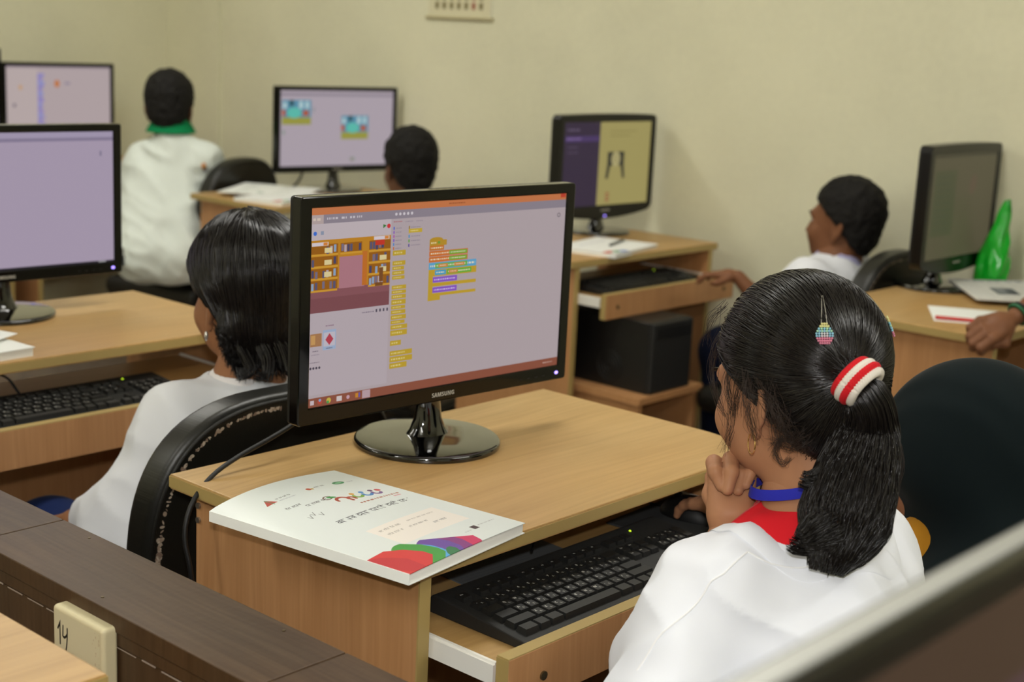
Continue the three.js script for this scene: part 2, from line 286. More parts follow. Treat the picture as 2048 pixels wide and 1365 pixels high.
const texCode = canvasTex(1366, 768, (g, w, h) => {
  g.fillStyle = LILAC; g.fillRect(0, 0, w, h);
  g.fillStyle = '#c9784a'; g.fillRect(0, 0, w, 26); g.fillStyle = '#c0402e'; g.fillRect(w - 34, 0, 30, 16); blockText(g, w * 0.5, 10, 90, 5, '#9a5430');
  g.fillStyle = '#8f8590'; g.fillRect(0, 26, w, 34); g.fillStyle = '#b8a6a4'; g.fillRect(0, 26, 56, 34); blockText(g, 8, 38, 40, 10, '#d8c6b8'); for (const x of [72, 100, 140, 180, 214]) { blockText(g, x, 38, 24, 8, '#cdc5cb'); }
  for (let k = 0; k < 5; k++) { g.fillStyle = '#d4ccd2'; g.beginPath(); g.arc(408 + k * 20, 42, 6, 0, 7); g.fill(); }
  g.fillStyle = '#c3b6bb'; g.fillRect(0, 60, 384, 62); g.fillStyle = '#3f6fd0'; g.beginPath(); g.arc(18, 96, 8, 0, 7); g.fill(); g.fillStyle = '#8d97ac'; g.fillRect(44, 88, 14, 14);
  g.fillStyle = '#3d7a3d'; g.beginPath(); g.moveTo(344, 78); g.lineTo(360, 84); g.lineTo(344, 94); g.fill(); g.fillStyle = '#d0353a'; g.beginPath(); g.arc(372, 86, 9, 0, 7); g.fill();
  shelfScene(g, 0, 122, 384, 278);
  g.fillStyle = '#b9acb2'; g.fillRect(0, 400, 384, 320); blockText(g, 250, 418, 60, 4, '#7d7280'); for (let k = 0; k < 4; k++) { g.fillStyle = '#5a5360'; g.fillRect(318 + k * 18, 412, 8, 12); }
  blockText(g, 76, 452, 40, 4, '#8a6a80'); g.fillStyle = '#a97a52'; g.fillRect(4, 480, 54, 50); g.fillStyle = '#c99a5e'; g.fillRect(8, 486, 20, 36); blockText(g, 16, 546, 28, 4, '#776d78'); blockText(g, 10, 560, 38, 4, '#9a8f98');
  g.fillStyle = '#9fb0cc'; g.fillRect(64, 470, 62, 78); g.fillStyle = '#c3bcc6'; g.fillRect(68, 480, 54, 54); g.fillStyle = '#b54050'; g.beginPath(); g.moveTo(95, 484); g.lineTo(114, 508); g.lineTo(95, 530); g.lineTo(76, 508); g.fill(); blockText(g, 80, 540, 30, 4, '#667');
  blockText(g, 4, 590, 46, 4, '#887d88'); for (let k = 0; k < 4; k++) { g.fillStyle = '#4e4854'; g.beginPath(); g.arc(8 + k * 14, 614, 5, 0, 7); g.fill(); }
  blockText(g, 396, 70, 44, 4, '#b06a72'); blockText(g, 456, 72, 40, 4, '#9a8d98'); blockText(g, 512, 72, 34, 4, '#9a8d98');
  for (let k = 0; k < 6; k++) { g.fillStyle = ['#4a62c8', '#8a54c0', '#b04ab0', '#7c54c8', '#4f86c8', '#c86a3a'][k]; g.fillRect(396, 92 + k * 16, 6, 11); blockText(g, 408, 96 + k * 16, 30, 4, '#948894'); if (k < 5) { g.fillStyle = ['#9a7a30', '#c9a52f', '#3d8fc4', '#5aa03c', '#5b4a9a'][k]; g.fillRect(474, 92 + k * 18, 6, 12); blockText(g, 486, 96 + k * 18, 50, 4, '#948894'); } }
  g.fillStyle = '#c7a936'; g.fillRect(474, 104, 70, 16); blockText(g, 484, 110, 40, 4, '#eadb9a');
  let y = 186; const Y = '#c0a032', rows = [[66, 20], 18, [66, 18], [60, 14], [62, 16], [64, 14], 20, [74, 16], [74, 14], [74, 16], [74, 20], [72, 14], [74, 16], [78, 18], [72, 14], [86, 18], [86, 22], 16, [56, 20], 18, [116, 20], [118, 22], [90, 22]];
  for (const r of rows) { if (typeof r === 'number') { y += r; continue; } g.fillStyle = Y; g.fillRect(396, y, r[0], r[1]); blockText(g, 404, y + r[1] * 0.35, r[0] * 0.6, r[1] * 0.3, '#e0cf86'); y += r[1] + 4; }
  const S = (x, yy, ww, hh, c, t = '#efe2c4') => { g.fillStyle = c; g.fillRect(x, yy, ww, hh); if (t) blockText(g, x + 8, yy + hh * 0.36, ww - 16, hh * 0.26, t); };
  const ox = 586, oy = 158; g.fillStyle = '#b9902c'; g.fillRect(ox, oy, 92, 22); g.beginPath(); g.ellipse(ox + 36, oy, 36, 12, 0, Math.PI, 0); g.fill(); blockText(g, ox + 8, oy + 8, 30, 6, '#efe0b0'); g.fillStyle = '#6f9a3a'; g.fillRect(ox + 44, oy + 5, 12, 10);
  S(ox, oy + 22, 78, 20, '#c9762e'); S(ox, oy + 44, 210, 22, '#cf7030'); S(ox + 108, oy + 47, 98, 16, '#79aa3e'); S(ox, oy + 68, 210, 22, '#cf7030'); S(ox + 108, oy + 71, 98, 16, '#79aa3e');
  S(ox, oy + 92, 260, 28, '#5fa6cf'); S(ox + 34, oy + 96, 176, 20, '#6fae58'); S(ox + 52, oy + 99, 50, 14, '#d08a4a'); S(ox + 138, oy + 99, 56, 14, '#d08a4a');
  g.fillStyle = '#c3a030'; g.fillRect(ox, oy + 120, 24, 120); S(ox, oy + 120, 262, 28, '#c3a030', null); S(ox + 34, oy + 124, 60, 20, '#4aa0c8'); S(ox + 98, oy + 124, 136, 20, '#6fae3e'); S(ox + 110, oy + 127, 48, 14, '#d08a4a');
  S(ox + 24, oy + 152, 132, 22, '#8a58c4', '#d8c6f0'); g.fillStyle = '#c3a030'; g.fillRect(ox, oy + 176, 262, 14); S(ox + 24, oy + 194, 132, 22, '#8a58c4', '#d8c6f0'); g.fillRect(ox, oy + 218, 262, 12); g.fillStyle = '#c3a030'; g.fillRect(ox, oy + 218, 262, 12); g.fillRect(ox, oy + 230, 66, 18);
  g.strokeStyle = '#5d5560'; g.lineWidth = 3; g.beginPath(); g.arc(w - 40, 92, 8, 0, 7); g.stroke();
  g.fillStyle = '#8e5240'; g.fillRect(0, h - 36, w, 36); g.fillStyle = '#cdbcc2'; g.fillRect(10, h - 27, 18, 18); g.fillStyle = '#b84c3c'; g.beginPath(); g.arc(56, h - 18, 11, 0, 7); g.fill(); g.fillStyle = '#88a4d0'; g.beginPath(); g.arc(56, h - 24, 6, 0, 7); g.fill();
  g.fillStyle = '#c9b24a'; g.beginPath(); g.arc(98, h - 18, 11, 0, 7); g.fill(); g.fillStyle = '#4c9a50'; g.beginPath(); g.arc(94, h - 12, 6, 0, 7); g.fill(); g.fillStyle = '#d2c6c4'; g.fillRect(136, h - 28, 26, 20); g.fillStyle = '#c9a2ae'; g.beginPath(); g.arc(192, h - 18, 8, 0, 7); g.fill(); g.fillStyle = '#c9872f'; g.fillRect(228, h - 28, 14, 18); g.fillStyle = '#6a58a8'; g.fillRect(244, h - 28, 8, 18); g.fillStyle = '#bba0a8'; g.fillRect(262, h - 34, 40, 32);
  blockText(g, w - 90, h - 22, 60, 6, '#c8a498');
});
const texPlain = canvasTex(683, 384, (g, w, h) => { g.fillStyle = '#ab9db2'; g.fillRect(0, 0, w, h); g.fillStyle = '#8a7f98'; g.fillRect(0, 16, w, 10); g.fillStyle = '#a69bb4'; g.fillRect(0, 0, w, 16); g.fillStyle = '#77708a'; g.fillRect(w - 42, 56, 5, 14); g.fillStyle = '#201c26'; g.fillRect(0, h - 6, w, 6); g.fillStyle = '#bbb'; g.fillRect(w - 50, h - 5, 24, 3); });
const texScript = canvasTex(683, 384, (g, w, h) => { g.fillStyle = '#b3a4a6'; g.fillRect(0, 0, w, h); g.fillStyle = '#a3949a'; g.fillRect(0, 0, w, 12); g.fillStyle = '#baabaa'; g.fillRect(0, 12, w * 0.29, h);
  for (let k = 0; k < 20; k++) { g.fillStyle = ['#8a83c4', '#7f7cc2', '#8f7fc6', '#7d8cce'][k % 4]; g.fillRect(w * 0.29, 40 + k * 15, rr(24, 48), 11); } g.fillStyle = '#c0794c'; g.beginPath(); g.ellipse(w * 0.475, 96, 18, 22, 0, 0, 7); g.fill(); g.fillStyle = '#c59a68'; g.beginPath(); g.ellipse(w * 0.13, 118, 10, 14, 0, 0, 7); g.fill(); g.fillStyle = '#8b8296'; g.fillRect(w * 0.55, 88, 34, 12); g.fillStyle = '#776f78'; g.fillRect(w * 0.06, 208, 16, 20); });
const tank = (g, x, y, w, h) => { g.fillStyle = '#5e93ac'; g.fillRect(x, y, w, h); g.fillStyle = '#9c9a45'; g.fillRect(x, y + h * 0.7, w, h * 0.3); g.fillStyle = '#5fbfb0'; g.beginPath(); g.ellipse(x + w * 0.42, y + h * 0.52, w * 0.24, h * 0.22, 0, 0, 7); g.fill(); g.fillStyle = '#2f5560'; g.fillRect(x + w * 0.26, y, w * 0.14, h * 0.25); g.fillStyle = '#b05c44'; g.fillRect(x + w * 0.72, y + h * 0.42, w * 0.2, h * 0.22); g.fillRect(x, y + h * 0.4, w * 0.12, h * 0.25); g.fillStyle = '#b6d0d4'; g.fillRect(x + w * 0.58, y + h * 0.05, w * 0.14, h * 0.3); g.fillRect(x + w * 0.8, y + h * 0.05, w * 0.12, h * 0.3); g.fillRect(x + w * 0.04, y + h * 0.1, w * 0.12, h * 0.25); };
const texTank = canvasTex(683, 384, (g, w, h) => { g.fillStyle = '#b2a6b0'; g.fillRect(0, 0, w, h); g.fillStyle = '#8f8591'; g.fillRect(0, 14, w, 12); tank(g, 8, 48, 170, 124); tank(g, 362, 126, 166, 122); g.fillStyle = '#9a9aa0'; g.fillRect(186, 84, 14, 26); g.fillStyle = '#8d9a90'; g.fillRect(12, 200, 14, 22); g.fillRect(420, 342, 28, 20); g.fillStyle = '#a05040'; g.fillRect(428, 350, 6, 10); });
const texForm = canvasTex(512, 384, (g, w, h) => { g.fillStyle = '#a3985f'; g.fillRect(0, 0, w, h); g.fillStyle = '#372b40'; g.fillRect(0, 0, w * 0.4, h); g.fillStyle = '#4a3766'; g.fillRect(6, 62, w * 0.4 - 10, 26); blockText(g, 16, 70, 80, 8, '#8d74a8'); blockText(g, 16, 30, 70, 8, '#6d5f78'); blockText(g, 24, 108, 56, 7, '#594b62'); blockText(g, 24, 132, 60, 7, '#594b62');
  g.fillStyle = '#3b3a30'; g.fillRect(w * 0.5, 138, 100, 64); g.beginPath(); g.moveTo(w * 0.5, 200); g.lineTo(w * 0.5 - 8, 262); g.lineTo(w * 0.5 + 8, 262); g.lineTo(w * 0.5 + 20, 200); g.fill(); g.beginPath(); g.moveTo(w * 0.5 + 80, 200); g.lineTo(w * 0.5 + 94, 262); g.lineTo(w * 0.5 + 108, 262); g.lineTo(w * 0.5 + 100, 200); g.fill(); g.fillStyle = '#b4aa78'; g.beginPath(); g.ellipse(w * 0.5 + 50, 172, 26, 34, 0, 0, 7); g.fill(); g.strokeStyle = '#80764c'; g.lineWidth = 4; g.beginPath(); g.arc(w * 0.5 + 50, 170, 14, 0, 7); g.stroke();
  blockText(g, w * 0.52, 40, 160, 6, '#877d4a'); blockText(g, w * 0.52, 60, 120, 6, '#877d4a'); for (let k = 0; k < 3; k++) { g.fillStyle = '#9a5b40'; g.fillRect(w * 0.5, 326 + k * 16, 20, 10); } });
const texDim = canvasTex(512, 384, (g, w, h) => { g.fillStyle = '#625c46'; g.fillRect(0, 0, w, h); g.fillStyle = '#56583f'; g.fillRect(20, 60, 170, 240); for (let k = 0; k < 9; k++) blockText(g, 40, 80 + k * 24, 120, 6, '#4d5440'); g.fillStyle = '#6a5a48'; g.beginPath(); g.ellipse(330, 120, 26, 40, 0.3, 0, 7); g.fill(); g.fillStyle = '#4c4838'; g.fillRect(0, 0, w, 14); });
const texBrown = canvasTex(64, 64, (g, w, h) => { g.fillStyle = '#6a4f50'; g.fillRect(0, 0, w, h); g.fillStyle = '#5d4636'; g.fillRect(0, 0, w, 12); });
monitor('black monitor beside the white workbook showing a code editor with coloured blocks', [0.371, 0.14], rad(-4), texCode, { glow: 0.82 });
monitor('black monitor with an empty lilac screen on the desk of the girl with the bob', [0.338, -1.03], rad(-3), texPlain, { glow: 0.85 });
monitor('black monitor showing two blue fish tank pictures beside the wall', [2.43, -2.43], rad(-8), texTank, { glow: 0.85, w: 0.52 });
monitor('older black monitor with a half purple half tan page, rounded corners', [2.45, -1.2], rad(-2), texForm, { old: true, w: 0.46, h: 0.312, glow: 0.85, lift: 0.056 });
monitor('older black monitor with a dim olive screen beside the green bag', [2.495, -0.06], rad(0), texDim, { old: true, w: 0.42, h: 0.325, glow: 0.62, lift: 0.05, led: false, baseDx: -0.05 });
monitor('black monitor with a column of blue script lines in the wall corner', [2.07, -3.7], 0, texScript, { glow: 0.9, w: 0.5, lift: 0.088 });
monitor('black monitor at the end wall of which only the right edge shows', [1.49, -3.57], 0, texPlain, { glow: 0.9, lift: 0.142 });
monitor('black monitor with a grey top edge and plain brown screen, close to the rail', [-0.57, 1.3], rad(0), texBrown, { glow: 0.5, w: 0.514, lift: 0.054, silver: true });

// ------------------------------------------------------------------ keyboards
const glyphs = 'QWERTYUIOPASDFGHJKLZXCVBNM1234567890-=[];\',./';
const glyphTex = canvasTex(1024, 1024, (g, w, h) => {
  g.fillStyle = '#171716'; g.fillRect(0, 0, w, h); g.fillStyle = '#cfcfc8'; g.textBaseline = 'middle';
  for (let i = 0; i < 64; i++) { const x = (i % 8) * 128, y = Math.floor(i / 8) * 128;
    if (i < glyphs.length) { g.font = 'bold 52px sans-serif'; g.fillText(glyphs[i], x + 22, y + 42); g.fillStyle = '#b8b8b0'; g.fillRect(x + 70, y + 74, 22, 6); g.fillRect(x + 78, y + 74, 6, 26); g.fillRect(x + 88, y + 88, 14, 6); g.fillStyle = '#cfcfc8'; }
    else if (i < 56) { g.font = 'bold 30px sans-serif'; g.fillText(['Tab', 'Caps', 'Shift', 'Ctrl', 'Alt', 'Ent', 'Esc', 'F1', 'F5', 'Ins', 'Del', 'End'][i - 45] || '', x + 18, y + 44); } }
});
M.key = std({ map: glyphTex, roughness: 0.5 });
M.keyBody = std({ color: 0x171716, roughness: 0.5 });
function keyGeo(w, d, cell, h = 0.008) {
  const x = w / 2, z = d / 2, i = 0.0018, tx = x - i, tz = z - i - 0.0004, P = [];
  const uv = [], cu = (cell % 8) / 8, cv = 1 - (Math.floor(cell / 8) + 1) / 8, s = 1 / 8, sq = Math.min(1, d / w);
  const q = (a, b, c, d2, t) => { P.push(...a, ...b, ...c, ...a, ...c, ...d2); if (t) uv.push(cu, cv, cu + s / sq * 1, cv, cu + s / sq, cv + s, cu, cv, cu + s / sq, cv + s, cu, cv + s); else for (let k = 0; k < 6; k++) uv.push(cu + 0.001, cv + 0.001); };
  const A = [-x, 0, z], B = [x, 0, z], C = [x, 0, -z], D = [-x, 0, -z], a = [-tx, h, tz], b = [tx, h, tz], c = [tx, h, -tz], e = [-tx, h, -tz];
  q(a, b, c, e, sq > 0.8); q(A, B, b, a); q(B, C, c, b); q(C, D, e, c); q(D, A, a, e);
  const g = new THREE.BufferGeometry(); g.setAttribute('position', new THREE.Float32BufferAttribute(P, 3)); g.setAttribute('uv', new THREE.Float32BufferAttribute(uv, 2)); g.computeVertexNormals(); return g;
}
function makeKeyboard(label, pos, turn) {
  const t = thing('keyboard', label, 'keyboard', pos, turn);
  const W = 0.445, D = 0.158, slope = 0.075;
  const s = new THREE.Shape(); s.moveTo(0.002, 0); s.lineTo(-D + 0.002, 0); s.lineTo(-D, 0.012); s.quadraticCurveTo(-D, 0.024, -D + 0.012, 0.0245); s.lineTo(-0.006, 0.0115); s.quadraticCurveTo(0.001, 0.011, 0.003, 0.006); s.lineTo(0.002, 0);
  // profile lies in z/y, swept along x
  const body = extrude(s, W - 0.004, 0.002, 6).rotateY(-Math.PI / 2).translate(W - 0.002, 0.001, 0);
  body.rotateY(0); part('case', body, M.plasticDull, t);
  const keys = new THREE.Group();
  const put = (x, z, w, d, cell) => { const m = part('key', keyGeo(w, d, cell), M.key, t); m.position.set(x, 0.0115 + (-z) * slope, z); m.rotation.x = slope; };
  const U = 0.0188, z0 = -0.02, x0 = 0.012;
  const row = (r, list, x = x0) => { let u = x; for (const [w, c] of list) { if (c >= 0) put(u + w * U / 2, z0 - r * U, w * U - 0.0016, U - 0.0016, c); u += w * U; } };
  const L = (str) => [...str].map((ch) => [1, glyphs.indexOf(ch)]);
  row(0, [[1.4, 48], [1.1, 60], [1.3, 49], [5.9, 62], [1.3, 49], [1.1, 60], [1.1, 60], [1.4, 48]]);
  row(1, [[2.3, 47], ...L('ZXCVBNM,./'), [2.3, 47]]);
  row(2, [[1.75, 46], ...L("ASDFGHJKL;'"), [1.85, 50]]);
  row(3, [[1.5, 45], ...L('QWERTYUIOP[]'), [1.1, 44]]);
  row(4, [[1, 43], ...L('1234567890-='), [1.6, 61]]);
  const fz = 5.35; row(fz, [[1, 51], [0.6, -1], [1, 52], [1, 52], [1, 52], [1, 52], [0.4, -1], [1, 53], [1, 53], [1, 53], [1, 53], [0.4, -1], [1, 53], [1, 53], [1, 53], [1, 53]]);
  const xm = x0 + 15.0 * U; row(4, [[1, 54], [1, 55], [1, 56]], xm); row(3, [[1, 54], [1, 55], [1, 56]], xm); row(0, [[1, 60], [1, 60], [1, 60]], xm); row(1, [[1, -1], [1, 60]], xm); row(fz, [[1, 60], [1, 60], [1, 60]], xm);
  const xn = xm + 3.4 * U; for (let r = 0; r < 5; r++) row(r, r ? L(['', '123', '456', '789', '7-='][r]).concat([[0.9, 60]]) : [[2, 62], [1, 43], [0.9, 60]], xn);
  part('top_ridge', box(W - 0.03, 0.0012, 0.002, W / 2, 0.0215, -0.117).rotateX(0), M.plastic, t);
  part('indicator_light', new THREE.SphereGeometry(0.002, 10, 6).translate(xn + 0.012, 0.0242, -0.134), M.ledGreen, t, 'small green light');
  return t;
}
makeKeyboard('black keyboard with white key legends next to the girl with the ponytail', [0.092, 0.655, 0.558], 0);
makeKeyboard('black keyboard in front of the girl with the short bob', [0.03, 0.655, -0.588], 0);
makeKeyboard('black keyboard under the hand of the boy with the lavender collar', [2.0, 0.655, -0.806], 0);

// ------------------------------------------------------------------ books and papers
// a bent sheet or block: grid of nx by nz, height given by fn(u, v) for the upper face, thickness th below it
function bentBlock(w, d, th, up, nx = 18, nz = 18, low = null) {
  const top = [], uvs = [], idx = [], pos = []; const N = (nx + 1) * (nz + 1);
  for (let s = 0; s < 2; s++) for (let j = 0; j <= nz; j++) for (let i = 0; i <= nx; i++) { const u = i / nx, v = j / nz, y = s ? (low ? low(u, v) : up(u, v) - th) : up(u, v); pos.push((u - 0.5) * w, y, (v - 0.5) * d); uvs.push(u, 1 - v); }
  for (let j = 0; j < nz; j++) for (let i = 0; i < nx; i++) { const a = j * (nx + 1) + i, b = a + nx + 1; idx.push(a, b, a + 1, a + 1, b, b + 1, N + a, N + a + 1, N + b, N + a + 1, N + b + 1, N + b); }
  const side = (a, b) => idx.push(a, b, N + a, b, N + b, N + a);
  for (let i = 0; i < nx; i++) { side(i, i + 1); const a = nz * (nx + 1) + i; side(a + 1, a); } for (let j = 0; j < nz; j++) { const a = j * (nx + 1); side(a + nx + 1, a); side(a + nx, a + 2 * nx + 1); }
  const g = new THREE.BufferGeometry(); g.setAttribute('position', new THREE.Float32BufferAttribute(pos, 3)); g.setAttribute('uv', new THREE.Float32BufferAttribute(uvs, 2)); g.setIndex(idx);
  const f = g.toNonIndexed(); f.computeVertexNormals(); return f;
}
// short runs of joined strokes under a head line, as in Bengali script
function bangla(g, x, y, w, size, col) {
  g.strokeStyle = col; g.lineWidth = size * 0.13; g.lineCap = 'round'; let u = x;
  while (u < x + w) { const n = 2 + Math.floor(rnd() * 3); const ww = Math.min(n * size * 0.62, x + w - u); g.beginPath(); g.moveTo(u, y); g.lineTo(u + ww, y); g.stroke();
    for (let k = 0; k < n; k++) { const a = u + (k + 0.3) * size * 0.6, q = Math.floor(rnd() * 4); if (a > x + w) break; g.beginPath();
      if (q === 0) { g.moveTo(a, y); g.lineTo(a, y + size * 0.75); g.lineTo(a - size * 0.3, y + size * 0.4); } else if (q === 1) { g.moveTo(a + size * 0.2, y); g.lineTo(a + size * 0.2, y + size * 0.7); g.moveTo(a + size * 0.2, y + size * 0.3); g.arc(a, y + size * 0.42, size * 0.17, 0, 5); } else if (q === 2) { g.arc(a + size * 0.05, y + size * 0.4, size * 0.24, 0.5, 5.5); } else { g.moveTo(a + size * 0.1, y); g.quadraticCurveTo(a - size * 0.3, y + size * 0.5, a + size * 0.15, y + size * 0.75); if (rnd() < 0.4) { g.moveTo(a, y - size * 0.3); g.quadraticCurveTo(a + size * 0.2, y - size * 0.4, a + size * 0.25, y); } }
      g.stroke(); }
    u += ww + size * 0.5; }
}
const coverTex = canvasTex(1000, 1370, (g, w, h) => {
  g.fillStyle = '#dfe6e3'; g.fillRect(0, 0, w, h);
  g.fillStyle = '#b5402e'; g.beginPath(); g.moveTo(195, 235); g.lineTo(240, 165); g.lineTo(285, 225); g.fill(); g.strokeStyle = '#3a8a5a'; g.lineWidth = 6; g.beginPath(); g.moveTo(240, 165); g.lineTo(252, 238); g.stroke(); bangla(g, 300, 190, 110, 16, '#555'); bangla(g, 300, 222, 130, 10, '#889');
  g.fillStyle = '#c0522e'; g.beginPath(); g.arc(552, 205, 17, 0, 7); g.fill(); g.fillStyle = '#c9a038'; g.beginPath(); g.arc(575, 212, 10, 0, 7); g.fill(); bangla(g, 600, 195, 80, 18, '#666');
  g.fillStyle = '#2f8a55'; g.beginPath(); g.ellipse(790, 215, 46, 24, 0, 0, 7); g.fill(); g.fillStyle = '#8fc8a0'; g.beginPath(); g.ellipse(790, 215, 26, 10, 0, 0, 7); g.fill(); bangla(g, 850, 225, 50, 10, '#889');
  bangla(g, 235, 330, 120, 26, '#4a4a4a'); bangla(g, 345, 372, 160, 26, '#4a4a4a');
  g.strokeStyle = '#555'; g.lineWidth = 4; for (const [x, y] of [[225, 500], [265, 480], [300, 510]]) { g.beginPath(); g.moveTo(x, y); g.lineTo(x + 12, y + 28); g.lineTo(x + 30, y - 12); g.stroke(); }
  // emblem: a row of arched figures with round heads
  const fig = (x, y, r, c, head) => { g.strokeStyle = c; g.lineWidth = 20; g.beginPath(); g.arc(x, y, r, Math.PI, 0); g.lineTo(x + r, y + r * 0.9); g.stroke(); if (head) { g.fillStyle = head; g.beginPath(); g.arc(x - r * 0.2, y - r - 22, 16, 0, 7); g.fill(); } };
  g.strokeStyle = '#6a4a3a'; g.lineWidth = 8; g.beginPath(); g.ellipse(520, 375, 32, 22, -0.3, 0, 7); g.stroke(); g.fillStyle = '#3f9a4a'; g.beginPath(); g.ellipse(545, 380, 30, 14, 0.4, 0, 7); g.fill();
  g.lineCap = 'round'; fig(570, 450, 40, '#a8452e'); fig(625, 458, 20, '#a8452e');
  const cee = (x, y, c, hd) => { g.strokeStyle = c; g.lineWidth = 20; g.beginPath(); g.arc(x, y, 27, 0.4, 3.6); g.stroke(); g.fillStyle = hd; g.beginPath(); g.arc(x - 10, y - 40, 16, 0, 7); g.fill(); };
  cee(690, 450, '#7aa83a', '#e0a030'); cee(760, 458, '#3f86c8', '#3f86c8'); cee(830, 466, '#7a5490', '#6a4a78'); g.fillStyle = '#c84a50'; g.beginPath(); g.arc(868, 440, 20, 0, 7); g.fill();
  blockText(g, 600, 540, 330, 16, '#b06a52'); g.fillStyle = '#d8a0a8'; g.fillRect(850, 570, 60, 14);
  bangla(g, 280, 650, 600, 46, '#3c4045');
  g.fillStyle = '#efe9e0'; g.fillRect(285, 850, 560, 260); bangla(g, 330, 900, 160, 22, '#9a948c'); bangla(g, 560, 900, 230, 14, '#a8a29a'); bangla(g, 330, 960, 120, 22, '#9a948c'); bangla(g, 500, 965, 150, 18, '#8f8a84'); bangla(g, 650, 1010, 110, 22, '#777');
  g.fillStyle = '#43302c'; g.fillRect(720, 1195, 44, 44); bangla(g, 785, 1205, 150, 12, '#999'); bangla(g, 640, 1230, 60, 10, '#aaa');
  // fan of coloured leaves in the lower corner
  const leaf = (x, y, rx, ry, a, c) => { g.fillStyle = c; g.beginPath(); g.ellipse(x, y, rx, ry, a, 0, 7); g.fill(); };
  g.save(); g.beginPath(); g.moveTo(0, 1100); g.lineTo(300, 1080); g.lineTo(640, 1290); g.lineTo(640, 1370); g.lineTo(0, 1370); g.clip();
  void leaf; const petal = (bx, by, tx, ty, w, c) => { const nx = (ty - by) * w, ny = -(tx - bx) * w; g.fillStyle = c; g.beginPath(); g.moveTo(bx, by); g.bezierCurveTo(bx + nx, by + ny, tx + nx * 1.1, ty + ny * 1.1, tx, ty); for (let k = 1; k <= 5; k++) { const q = k / 5, x = tx + (bx - tx) * q - nx * Math.sin(q * 3.1), y = ty + (by - ty) * q - ny * Math.sin(q * 3.1); g.lineTo(x + (k % 2) * 8, y - (k % 2) * 6); } g.fill(); };
  petal(330, 1400, 640, 1270, 0.35, '#d02a5e'); petal(290, 1400, 540, 1190, 0.4, '#86347e'); petal(250, 1400, 450, 1150, 0.42, '#6a48a0'); petal(250, 1420, 330, 1160, 0.3, '#55a8e0'); petal(170, 1420, 270, 1090, 0.42, '#3f9a3a'); petal(60, 1420, 110, 1070, 0.55, '#d23530'); petal(120, 1400, -20, 1090, 0.25, '#c22c30'); petal(330, 1400, 420, 1300, 0.3, '#2e7a48'); g.restore();
});
{
  const t = thing('workbook', 'white paperback workbook with coloured leaves in its cover corner, curling over the desk edge', 'book', [0.0598, TOP, 0.3228], rad(7.2));
  const curl = (u, v) => 0.003 + 0.0085 * Math.sin(Math.PI * Math.pow(u, 0.75)) * Math.pow(1 - v, 1.4) + 0.002 * Math.sin(Math.PI * u);
  const cover = bentBlock(0.226, 0.31, 0.0008, (u, v) => 0.0105 + curl(u, v), 24, 24);
  part('cover', cover, phy({ map: coverTex, roughness: 0.35, clearcoat: 0.25, clearcoatRoughness: 0.3 }), t, 'printed white cover');
  part('pages', bentBlock(0.222, 0.306, 0, (u, v) => 0.0096 + curl(u, v), 24, 24, (u, v) => 0.001), M.pages, t);
  part('back_cover', bentBlock(0.226, 0.31, 0.0008, (u, v) => 0.001, 8, 8), M.paper, t);
  part('spine', bentBlock(0.0012, 0.31, 0, (u, v) => 0.0105 + curl(0, v), 1, 24, () => 0.0003).translate(-0.1132, 0, 0), M.paper, t);
}
function sheet(name, label, category, x, z, y, w, d, turn, mat, th = 0.0012, bow = 0.004) { return lone(name, bentBlock(w, d, th, (u, v) => th + bow * u * u * (1 - v * 0.5), 10, 10), mat, label, category, [x, y, z], turn); }
const printTex = canvasTex(512, 512, (g, w, h) => { g.fillStyle = '#eef0ec'; g.fillRect(0, 0, w, h); bangla(g, 60, 90, 380, 24, '#8a9690'); bangla(g, 60, 150, 300, 18, '#aab4ae'); g.fillStyle = '#9ab0a6'; g.fillRect(80, 220, 60, 40); bangla(g, 60, 320, 380, 18, '#b0b8b2'); bangla(g, 60, 370, 340, 18, '#b0b8b2'); });
const spotTex = canvasTex(512, 512, (g, w, h) => { g.fillStyle = '#f0f1ef'; g.fillRect(0, 0, w, h); g.fillStyle = '#c2452e'; g.fillRect(0, 400, 90, 60); g.fillStyle = '#3f8a58'; g.fillRect(60, 430, 70, 60); g.fillStyle = '#5a7ac0'; g.fillRect(110, 450, 60, 60); bangla(g, 120, 120, 300, 26, '#aab'); });
const newsTex = canvasTex(512, 700, (g, w, h) => { g.fillStyle = '#d9d8d2'; g.fillRect(0, 0, w, h); bangla(g, 30, 40, 450, 40, '#4a4c58'); for (let c = 0; c < 3; c++) for (let r = 0; r < 20; r++) { if (c === 1 && r > 5 && r < 14) continue; bangla(g, 24 + c * 164, 130 + r * 28, 140, 9, '#7c7c84'); } g.fillStyle = '#5e6468'; g.fillRect(188, 290, 150, 220); g.fillStyle = '#8a8f90'; g.fillRect(210, 320, 60, 120); g.fillStyle = '#484d52'; g.fillRect(280, 380, 50, 110); g.fillStyle = '#6a70a0'; g.fillRect(20, 20, 470, 14); });
function closedBook(label, x, z, w, d, h, turn, mat, y = TOP) {
  const t = thing('exercise_book', label, 'book', [x, y, z], turn);
  part('cover', [rbox(w, 0.0014, d, 0.0004, 0, h - 0.0007, 0), rbox(w, 0.0014, d, 0.0004, 0, 0.0007, 0), box(0.0014, h, d, -w / 2 + 0.0007, h / 2, 0)], M.paper, t);
  part('pages', box(w - 0.005, h - 0.003, d - 0.006, 0, h / 2, 0), M.pages, t);
  part('cover_print', new THREE.PlaneGeometry(w - 0.002, d - 0.002).rotateX(-Math.PI / 2).translate(0, h + 0.0002, 0), mat, t); return t;
}
const printMat = std({ map: printTex, roughness: 0.6 }), spotMat = std({ map: spotTex, roughness: 0.6 }), newsMat = std({ map: newsTex, roughness: 0.9 });
closedBook('thick white book on the desk with the lilac screen', 0.095, -0.80, 0.225, 0.2, 0.018, rad(4), M.paper);
